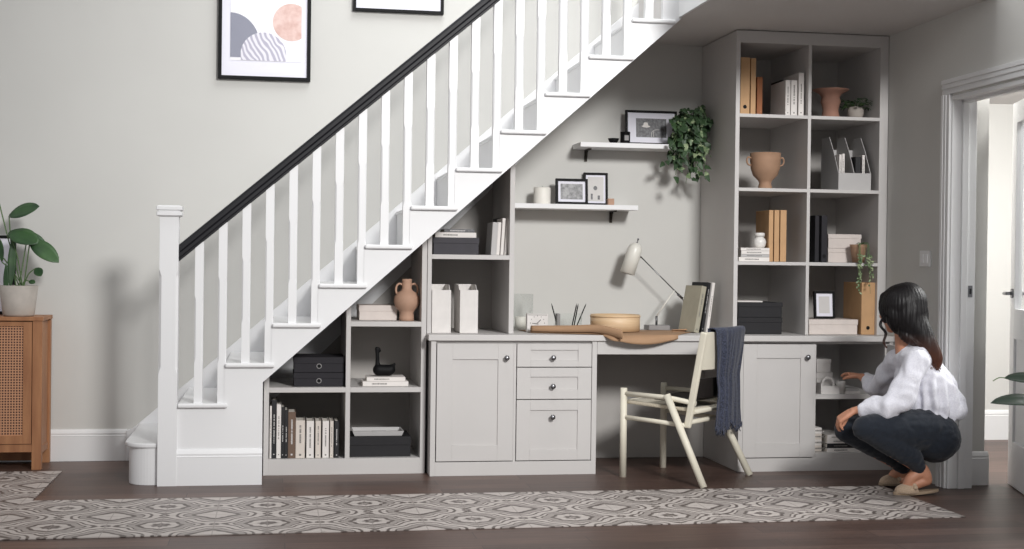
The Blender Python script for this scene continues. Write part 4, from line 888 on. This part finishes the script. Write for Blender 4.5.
for a_, b_ in ((x0+.053, -.002), (.002, x1-.053)):
    bm = B(); f = .045; box(bm, a_, a_+f, y0, y0+.02, .141, .80); box(bm, b_-f, b_, y0, y0+.02, .141, .80); box(bm, a_+f, b_-f, y0, y0+.02, .141, .141+f); box(bm, a_+f, b_-f, y0, y0+.02, .80-f*.55, .80)
    d = obj('door', bm, 'oak', t, .001); bm = B(); box(bm, a_+f, b_-f, y0+.006, y0+.010, .141+f, .80-f*.55); obj('cane_panel', bm, 'cane', d)
# potted plant on it
c = at(18, 313, .50); t = thing('potted_monstera', 'green philodendron in a straight grey pot on the sideboard', 'plant', (c.x, .52, .827))
bm = B(); lathe(bm, [(.001, 0), (.078, 0), (.083, .01), (.101, .165), (.094, .167), (.080, .02), (.001, .02)], seg=44, cap=False); obj('pot', bm, 'concrete', t)
bm = B(); lathe(bm, [(.001, .148), (.090, .148)], seg=24, cap=False); obj('soil', bm, 'soil', t)
lf, sm_ = B(), B(); cc = t.location
def bigleaf(px0, py0, px1, py1, Y0, Y1, W_, nrm, sx=18, droop=.05, shape='oval', fold=.12):
    a = at(px0, py0, Y0)-cc; b = at(px1, py1, Y1)-cc; s_ = Vector((rv(-.02, .03), rv(-.02, .02), .15))
    tube(sm_, spline([s_, s_.lerp(a, .5)+Vector((rv(-.01, .01), 0, .02)), a], 6), .0035, 6)
    leaf(lf, a, (b-a)+Vector((0, 0, droop*(b-a).length)), Vector(nrm), (b-a).length, W_, droop, fold, shape, 10)
bigleaf(9, 216, 40, 206, .52, .46, .10, (0, -1, .9)); bigleaf(9, 232, 38, 243, .50, .42, .115, (.1, -1, .8)); bigleaf(30, 240, 58, 262, .47, .42, .10, (.3, -1, .5)); bigleaf(28, 232, 47, 250, .52, .5, .06, (.4, -1, .3)); bigleaf(36, 268, 41, 276, .5, .46, .05, (0, -1, .4)); bigleaf(29, 281, 35, 283, .5, .47, .03, (0, -1, .6)); bigleaf(27, 288, 33, 289, .5, .47, .03, (0, -1, .6))
bigleaf(-2, 198, -26, 180, .50, .46, .10, (0, -1, .6)); bigleaf(2, 262, 0, 238, .5, .48, .03, (0, -1, .1)); bigleaf(10, 290, 14, 232, .50, .50, .045, (.2, -1, .0), droop=0, shape='lance'); bigleaf(6, 300, 6, 262, .48, .47, .03, (-.2, -1, .0), droop=0, shape='lance'); bigleaf(-4, 250, -30, 262, .5, .44, .1, (0, -1, .8))
solid(obj('foliage', lf, 'leaf', t), .001); obj('stems', sm_, 'stem', t)
xa = at(15, 260, .70).x
frame(xa-.42, xa, .828, .44, .715, 'black framed picture leaning on the wall behind the grey plant pot', fw=.016, art='blush', mount=.08, tilt=.06)
# big leafed plant at the right edge
t = thing('rubber_plant', 'dark broad-leaved plant reaching in at the right edge of the photo', 'plant', (1.02-.10, -2.25, 0)); t.location = (at(1075, 500, -2.1).x, -2.1, 0)
bm = B(); lathe(bm, [(.001, 0), (.10, 0), (.13, .22), (.135, .24), (.125, .24), (.11, .2), (.001, .2)], seg=40, cap=False); obj('pot', bm, 'concrete', t)
lf, sm_ = B(), B(); cc = t.location
tube(sm_, spline([(0, 0, .2), (.01, 0, .4), (0, .01, .62), (.01, 0, .85)], 5), .010, 8)
def rl(px0, py0, px1, py1, Y0, Y1, W_, nrm=(0, -.35, 1), dr=.0):
    a = at(px0, py0, Y0)-cc; b = at(px1, py1, Y1)-cc; tube(sm_, [(0, 0, a.z-.04), a], .005, 6); leaf(lf, a, b-a+Vector((0, 0, dr*(b-a).length)), Vector(nrm), (b-a).length, W_, dr, .25, 'oval', 10)
rl(1052, 382, 1004, 378, -2.1, -2.05, .085, (0, -.55, 1)); rl(1054, 404, 990, 403, -2.1, -2.12, .09, (0, -.5, 1), .10)
for k in range(7):
    a = Vector((.02, 0, .45+.07*k)); an = rv(-1.4, 1.2); d_ = Vector((math.cos(an), math.sin(an), .3)); leaf(lf, a, d_, Vector((0, 0, 1)), .22, .10, .4, .2, 'oval', 8)
for v in lf.verts:
    v.co.x = min(v.co.x, .90-cc.x) if False else v.co.x
tube(sm_, spline([at(1010, 379, -2.05)-cc, at(1000, 377.5, -2.05)-cc, at(993, 381, -2.05)-cc], 5), .0022, 6)
solid(obj('foliage', lf, 'leafb', t), .0012); obj('stems', sm_, 'stem', t)
# ================================================================ CHAIR
CH = thing('dining_chair', 'cream wooden chair with slanted rear legs and black seat pad at the desk', 'chair', (-.528, .050, 0), math.atan2(-.702, .712))
def rod(name, pts, r, m_='cream', seg=16): bm = B(); tube(bm, pts, r, seg); return obj(name, bm, m_, CH)
yp = lambda s, z_: s*(.222-.024*(z_-.295)/.505 if s > 0 else .222)
f = lambda z_: .385+(z_-.295)*(.092/.505)
for s in (-1, 1):
    rod('front_leg', [(0, s*.225, 0), (0, s*.225, .482)], .0185)
    rod('rear_leg', [(.517, s*(.285 if s < 0 else .268), 0), (.272, s*.243, .462)], [.019, .0195])
    bm = B(); p0 = Vector((f(.295), yp(s, .295), .295)); p1 = Vector((f(.80), yp(s, .80), .80)); ax = (p1-p0).normalized(); yv = Vector((0, 1, 0)); nx_ = ax.cross(yv).normalized(); yv = nx_.cross(ax)
    obox(bm, (p0+p1)/2, nx_, yv, ax, .019, .0125, (p1-p0).length/2); obj('back_post', bm, 'cream', CH, .008)
    rod('side_rail', [(0, s*.225, .452), (.27, s*.225, .446), (.43, s*.22, .425)], .0135)
    rod('side_stretcher', [(0, s*.225, .325), (.39, s*.222, .305)], .0125)
rod('front_rail', [(0, -.225, .405), (0, .225, .405)], .0125); rod('rear_rail', [(.418, -.22, .38), (.418, .22, .38)], .0125); rod('lower_rear_rail', [(.398, -.22, .325), (.398, .22, .325)], .0125)
bm = B(); g_ = []
for i in range(13):
    row = []
    for j in range(9):
        u_ = i/12; v_ = j/8; row.append(bm.verts.new((.005+.405*u_, -.21+.42*v_, .415-.02*u_-.018*math.sin(PI*v_)*math.sin(PI*u_))))
    g_.append(row)
for i in range(12):
    for j in range(8): bm.faces.new((g_[i][j], g_[i+1][j], g_[i+1][j+1], g_[i][j+1])).smooth = True
o_ = obj('seat', bm, 'weave', CH); so = o_.modifiers.new('s', 'SOLIDIFY'); so.thickness = .018
bm = B(); box(bm, .15, .37, -.17, .17, .424, .444); o_ = obj('seat_pad', bm, 'leather', CH, .008)
def bboard(name, z0, z1, m_, bow=.028, th=.014):
    bm = B(); A = []; n_ = 12
    for k in range(n_+1):
        q_ = k/n_; b_ = bow*math.sin(PI*q_)
        A.append([bm.verts.new((f(z_)+b_+o2, yp(-1, z_)*(1-q_)+yp(1, z_)*q_, z_)) for z_, o2 in ((z0, 0), (z1, 0), (z1, th), (z0, th))])
    for a, b2 in zip(A, A[1:]):
        for k in range(4): bm.faces.new((a[k], b2[k], b2[(k+1) % 4], a[(k+1) % 4]))
    bm.faces.new(A[0]); bm.faces.new(A[-1][::-1]); bmesh.ops.recalc_face_normals(bm, faces=bm.faces); obj(name, bm, m_, CH, .003)
bboard('backrest', .60, .80, 'cream'); bboard('lower_back_slat', .45, .555, 'leather', .02, .008)
# scarf over the back
SC = thing('scarf', 'navy flecked knitted scarf with fringe hanging over the chair back', 'scarf', (-.15, -.3, .8))
CHM = Matrix.Translation(CH.location) @ Matrix.Rotation(CH.rotation_euler.z, 4, 'Z')
bm = B(); nu, nv = 84, 52; g_ = []; fringe = []
for i in range(nu+1):
    u_ = i/nu; row = []
    for j in range(nv+1):
        s = j/nv; q_ = max(0, (s-.30)/.70)
        ya = -.175+.095*min(1, q_*1.6); yb = .190+.10*q_
        y = ya+(yb-ya)*u_; bow = .028*math.sin(PI*min(1, max(0, (y+.22)/.42)))
        gather = math.exp(-((u_-.24)/.16)**2)
        fold_ = (.5+.5*math.sin(u_*PI*11+.5+q_*1.5))*.014*(.35+1.2*gather)+.006*math.sin(u_*PI*3.2+q_*3)
        if s < .22: z_ = .63+.175*(s/.22); off = -.014
        elif s < .30: a = PI*(s-.22)/.08; z_ = .812+.012*math.sin(a); off = .006-.026*math.cos(a)
        else: z_ = .806-.515*q_*(1+.04*math.sin(u_*9)); off = .032+.004+.010*q_
        amp = min(1, abs(s-.26)*5)
        fb = f(max(z_, .56))+bow-(.03*q_)
        row.append(bm.verts.new(CHM @ Vector((fb+off+(abs(fold_) if s > .26 else -abs(fold_)*.3)*amp, y, z_))-SC.location))
    g_.append(row); fringe.append(row[-1].co.copy())
for i in range(nu):
    for j in range(nv): bm.faces.new((g_[i][j], g_[i+1][j], g_[i+1][j+1], g_[i][j+1])).smooth = True
o_ = obj('cloth', bm, 'scarf', SC); so = o_.modifiers.new('s', 'SOLIDIFY'); so.thickness = .006; so.offset = 1
bm = B()
for p in fringe[::2]:
    for _ in range(2): tube(bm, [p+Vector((0, 0, .006)), p+Vector((rv(-.006, .006), rv(-.006, .006), -.012)), p+Vector((rv(-.012, .012), rv(-.012, .012), rv(-.038, -.022)))], [.0035, .003, .0015], 5)
obj('fringe', bm, 'scarf', SC)
# ================================================================ PERSON
PE = thing('person', 'crouching person in white blouse and dark jeans reaching into the open cabinet', 'person', (.80, -.76, 0))
O = PE.location.copy()
V = lambda px, py, Y: at(px, py, Y)-O
hipL, kneeL, ankL = V(922, 430, -.83), V(866, 428, -.90), V(923, 470, -.84)
hipR, kneeR, ankR = V(922, 428, -.67), V(847, 430, -.68), V(908, 470, -.58)
pel = V(928, 434, -.75); waist = V(929, 405, -.745); chest = V(918, 375, -.74); neckb = V(907, 349, -.735)
head = V(900, 310, -.715)
shL, shR = V(917, 362, -.87), V(898, 360, -.61)
elL, wrL = V(895, 407, -.90), V(862, 409, -.82)
elR, wrR = V(880, 388, -.36), V(862, 377, -.17)
def hand(bm, w0, d, nrm, side, curl, sc=1.0, thumb=1):
    """palm from wrist w0 along d, palm normal nrm (fingers curl towards it)"""
    d = d.normalized(); side = side.normalized(); nrm = (nrm-d*nrm.dot(d)).normalized()
    side = d.cross(nrm).normalized()*(1 if side.dot(d.cross(nrm)) > 0 else -1)
    pl = .085*sc
    for k in range(4):
        o_ = side*((k-1.5)*.0195*sc); limb(bm, [w0+side*((k-1.5)*.010*sc), w0+d*pl*.5+o_*.85, w0+d*pl+o_], [.014*sc, .0135*sc, .0105*sc], 12, 3)
        L_ = (.066, .075, .070, .054)[k]*sc; c0 = w0+d*(pl-(.004 if k in (1, 2) else .010))+o_; a = 0; p = c0; P_ = [p]; 
        for s_, fr in ((.45, curl[0]), (.30, curl[1]), (.25, curl[2])):
            a += fr*(1+.08*k); p = p+(d*math.cos(a)+nrm*math.sin(a))*(L_*s_)+side*(L_*s_*.05*(k-1.5)); P_.append(p)
        limb(bm, P_, [.0095*sc, .0085*sc, .0078*sc, .0062*sc], 10, 3)
    b0 = w0+d*pl*.25-side*.020*sc; dd = (d*.75-side*.75*thumb+nrm*.35).normalized(); limb(bm, [b0, b0+dd*.032*sc, b0+dd*.032*sc+(dd+d*.5+nrm*.3).normalized()*.030*sc, b0+dd*.03*sc+(dd+d*.8+nrm*.5).normalized()*.052*sc], [.016*sc, .0125*sc, .0105*sc, .0075*sc], 10, 4)
bm = B()
limb(bm, [pel, waist, chest, neckb+Vector((.01, 0, -.05))], [.105, .09, .09, .055])
ball(bm, pel+Vector((.01, 0, -.01)), .115, (1, 1.25, .9))
for h_, k_, a_ in ((hipL, kneeL, ankL), (hipR, kneeR, ankR)):
    limb(bm, [h_, h_.lerp(k_, .5), k_], [.085, .068, .048]); limb(bm, [k_, k_.lerp(a_, .35), a_], [.048, .050, .030])
limb(bm, [shR+Vector((.012, 0, -.004)), shL], [.042, .045]); limb(bm, [shL, shL.lerp(elL, .5), elL, elL.lerp(wrL, .5), wrL], [.045, .038, .033, .030, .022]); limb(bm, [shR, shR.lerp(elR, .5), elR, elR.lerp(wrR, .5), wrR], [.045, .038, .033, .030, .022])
limb(bm, [neckb+Vector((.0, 0, -.03)), neckb.lerp(head, .45), head+Vector((.01, 0, -.03))], [.058, .048, .046])
# head
fd = Vector((-.62, .77, -.14)).normalized(); fs = Vector((0, 0, 1)).cross(fd).normalized(); fu = fd.cross(fs)
Rm = Matrix((fd, fs, fu)).transposed()
HP = lambda a, b, c_: head+fd*a+fs*b+fu*c_
ball(bm, HP(-.008, 0, .018), .092, (1.03, .82, 1.0), Rm); limb(bm, [HP(.02, 0, -.015), HP(.052, 0, -.065), HP(.062, 0, -.088)], [.068, .046, .024]); limb(bm, [HP(.045, -.03, -.01), HP(.045, .03, -.01)], [.045, .045])
limb(bm, [HP(.088, 0, .015), HP(.104, 0, -.018), HP(.098, 0, -.028)], [.008, .013, .011])
limb(bm, [HP(.084, -.016, -.052), HP(.09, 0, -.050), HP(.084, .016, -.052)], [.007, .009, .007])
for s in (-1, 1): ball(bm, HP(-.005, s*.077, -.008), .030, (.6, .3, 1.0), Rm); ball(bm, HP(.078, s*.031, .030), .012, (1, 1.4, .6), Rm)
# left hand resting over the knee, right hand reaching
hl = V(853, 411, -.79); hl2 = V(840, 419, -.765)
dL = (hl2-hl); hand(bm, hl, dL, Vector((.5, .15, -1)), Vector((0, -1, 0)), (.55, .5, .25), .95, -1)
limb(bm, [wrL, hl], [.022, .019])
dR = V(842, 371, -.02)-wrR; hand(bm, wrR, dR, Vector((-.15, .1, -1)), Vector((0, 1, 0)), (.18, .30, .25), .95, 1)
# feet
def foot(a_, toe, heel_up):
    hl_ = a_+Vector((.022, .0, -.052)); limb(bm, [a_, a_.lerp(hl_, .6), hl_], [.030, .032, .027]); tz = toe
    limb(bm, [a_+Vector((-.005, 0, -.01)), a_.lerp(tz, .55)+Vector((0, 0, .008)), tz+Vector((.03, 0, .004)), tz], [.030, .028, .024, .014]); limb(bm, [hl_, hl_.lerp(tz, .5)+Vector((0, 0, -.003)), tz+Vector((.02, 0, 0))], [.027, .026, .022])
toeL = V(901, 489, -.84); toeL.z = .040; toeR = V(886, 481, -.55); toeR.z = .038
foot(ankL, toeL, 1); foot(ankR, toeR, 1)
body = obj('body', bake(bm, .0048, 3), 'skin', PE)
# face details
for s in (-1, 1):
    bm = B(); ball(bm, HP(.083, s*.031, .024), .0115); obj('eye', bm, 'eye', PE); bm = B(); ball(bm, HP(.0925, s*.031, .023), .005); obj('iris', bm, 'iris', PE)
bm = B(); limb(bm, [HP(.091, -.019, -.052), HP(.0975, 0, -.049), HP(.091, .019, -.052)], [.003, .0055, .003], 10); obj('lips', bm, 'lips', PE)
# jeans
def displace(me, fn):
    me.update(); ns = [v.normal.copy() for v in me.vertices]
    for v, n_ in zip(me.vertices, ns): v.co += n_*fn(v.co)
bm = B()
limb(bm, [pel+Vector((.012, 0, -.002)), waist+Vector((.008, 0, -.03))], [.126, .112]); ball(bm, pel+Vector((.008, -.055, -.008)), .130); ball(bm, pel+Vector((.008, .055, -.008)), .130)
for h_, k_, a_ in ((hipL, kneeL, ankL), (hipR, kneeR, ankR)):
    limb(bm, [h_+Vector((.02, 0, 0)), h_.lerp(k_, .5)+Vector((0, 0, .0)), k_], [.108, .092, .064]); e_ = k_.lerp(a_, .93); limb(bm, [k_, k_.lerp(a_, .38)+Vector((.010, 0, .016)), k_.lerp(a_, .7)+Vector((.012, 0, .014)), e_], [.062, .070, .056, .036])
me = bake(bm, .007, 5)
displace(me, lambda p: .006*abs(noise.noise(Vector((p.x*26, p.y*8, p.z*30))))+.004*noise.noise(p*11))
obj('jeans', me, 'jeans', PE)
# blouse: gathered, billowing
bm = B()
limb(bm, [neckb+Vector((.012, 0, -.045)), chest.lerp(neckb, .45), chest+Vector((.012, 0, 0)), chest.lerp(waist, .55)+Vector((.02, 0, 0)), waist+Vector((.012, 0, .012))], [.070, .105, .125, .142, .145])
limb(bm, [chest+Vector((.03, 0, -.01)), V(948, 401, -.76), V(957, 411, -.76)], [.10, .075, .045]); limb(bm, [V(948, 401, -.70), V(957, 411, -.82)], [.05, .05])
limb(bm, [chest+Vector((-.01, 0, -.05)), V(905, 402, -.75), V(892, 408, -.76)], [.11, .085, .05])
limb(bm, [shR+Vector((.0, -.02, .0)), neckb.lerp(chest, .35), shL], [.068, .085, .066])
limb(bm, [shL, shL.lerp(elL, .5)+Vector((.0, -.005, 0)), elL+Vector((0, 0, .012)), elL.lerp(wrL, .5)+Vector((0, 0, .002)), wrL+Vector((.012, 0, 0))], [.064, .066, .064, .062, .034])
limb(bm, [shR, shR.lerp(elR, .5), elR+Vector((0, 0, -.002)), elR.lerp(wrR, .5)+Vector((0, 0, -.01)), wrR+Vector((.012, -.015, 0))], [.064, .066, .064, .058, .028])
me = bake(bm, .007, 4)
hem = waist.z-.012
def bl_f(p):
    a = math.atan2(p.y-chest.y, p.x-chest.x); dn = max(0, min(1, (chest.z+.06-p.z)/.2))
    return .012*dn*math.sin(a*17+2.5*noise.noise(p*7))+.010*noise.noise(Vector((p.x*18, p.y*18, p.z*7)))-.008*abs(noise.noise(Vector((p.x*11+5, p.y*11, p.z*15))))+.004*math.sin(60*(p.x*.6+p.z)+6*noise.noise(p*8))*max(0, noise.noise(p*5+Vector((3, 1, 2)))+.3)
displace(me, bl_f)
obj('blouse', me, 'blouse', PE)
# hair
bm = B()
ball(bm, HP(-.022, 0, .026), .112, (1.04, 1.04, .98), Rm)
crown = HP(-.02, 0, .115)
tail = V(934, 366, -.80)
limb(bm, [HP(-.045, 0, .04), V(909, 319, -.765), V(920, 334, -.80), V(929, 348, -.825), V(936, 360, -.83), V(936, 370, -.83)], [.100, .094, .066, .050, .036, .014])
limb(bm, [HP(-.01, -.05, .03), HP(-.005, -.064, -.04), V(905, 334, -.79), V(920, 343, -.82)], [.062, .052, .034, .03]); limb(bm, [HP(-.02, .05, .03), HP(.0, .066, -.05), V(905, 335, -.70)], [.055, .045, .03])
limb(bm, [HP(.045, -.045, .07), HP(.07, -.060, .01), HP(.062, -.066, -.05)], [.035, .026, .014])
limb(bm, [HP(.05, .04, .07), HP(.062, .064, .01), HP(.055, .066, -.05)], [.032, .022, .012])
me = bake(bm, .006, 6); displace(me, lambda p: .0015*math.sin(math.atan2(p.y-head.y, p.x-head.x)*42+3*noise.noise(p*10)))
bm = B(); bm.from_mesh(me); bpy.data.meshes.remove(me)
for k in range(150):
    a = rv(-PI*.95, PI*.25) if k % 3 else rv(-PI, PI); r0 = rv(.93, 1.03)
    st0 = head+Vector((math.cos(a)*.03, math.sin(a)*.03, .118)); m1 = head+Vector((.016+math.cos(a)*.105*r0, math.sin(a)*.100*r0, rv(.03, .06))); m2 = head+Vector((.035+math.cos(a)*.092*r0, -.02+math.sin(a)*.092*r0, -.06))
    if (m1-head).normalized().dot(fd) > .8: continue
    s_ = rv(-1, 1); s2_ = rv(-1, 1); end1 = V(919+9*s_, 337, -.80+.035*s2_); end2 = V(929+8*s_, 351+4*s2_, -.83+.025*s2_); end3 = V(937+rv(-7, 4), rv(360, 372), -.835+rv(-.025, .025))
    pts_ = [st0, m1, m2, end1, end2, end3]
    q_ = spline(pts_, 5); n_ = len(q_); tube(bm, q_, [.0045*(1-.75*(i/n_)**3) for i in range(n_)], 6)
for k in range(9):
    d_ = rv(-1.2, 1.2); tube(bm, spline([HP(.04, -.085, .05), V(881+d_, 322, -.80), V(886+d_, 333, -.80), V(884+d_, 342, -.80), V(887+d_, 348, -.80)], 6), [.005]*14+[.004]*6+[.002]*5, 6)
H = obj('hair', bm, 'hair', PE)
M['hair'].node_tree.nodes['Map Range'].inputs[1].default_value = V(930, 368, -.8).z; M['hair'].node_tree.nodes['Map Range'].inputs[2].default_value = V(915, 332, -.75).z
# slippers
def slipper(a_, toe, lab=None):
    hz = .034; heel = Vector((a_.x+.078, a_.y, 0)); bm = B(); n_ = 20; L_ = heel.x-toe.x+.05; x0_ = toe.x-.042; A, C_ = [], []
    for k in range(n_):
        a = 2*PI*k/n_; x_ = x0_+L_*(.5-.5*math.cos(a)); w_ = .041*math.sin(a)*(1 if math.cos(a) > 0 else .82); lift = .022*max(0, (x_-x0_)/L_-.45)**1.0
        A.append(bm.verts.new((x_, toe.y+w_, .006+lift))); C_.append(bm.verts.new((x_, toe.y+w_, .020+lift)))
    bm.faces.new(A[::-1]); bm.faces.new(C_)
    for k in range(n_): bm.faces.new((A[k], A[(k+1) % n_], C_[(k+1) % n_], C_[k]))
    s_ = obj('slipper', bm, 'sole', PE, .003)
    bm = B(); ball(bm, (x0_+L_*.30, toe.y, .022), .1, (.85*L_/.2*.62, .45, .40)); 
    for v in bm.verts:
        v.co.z = max(v.co.z, .014)
        if v.co.x > x0_+L_*.52: v.co.x = x0_+L_*.52
    obj('upper', bm, 'suede', s_)
    bm = B(); k0 = Vector((x0_+L_*.42, toe.y, .062)); limb(bm, [k0+Vector((0, -.035, -.018)), k0, k0+Vector((0, .035, -.018))], [.012, .013, .012], 10, 4); ball(bm, k0+Vector((0, 0, .006)), .016); obj('knot', bm, 'suede', s_)
slipper(ankL, toeL); slipper(ankR, toeR)
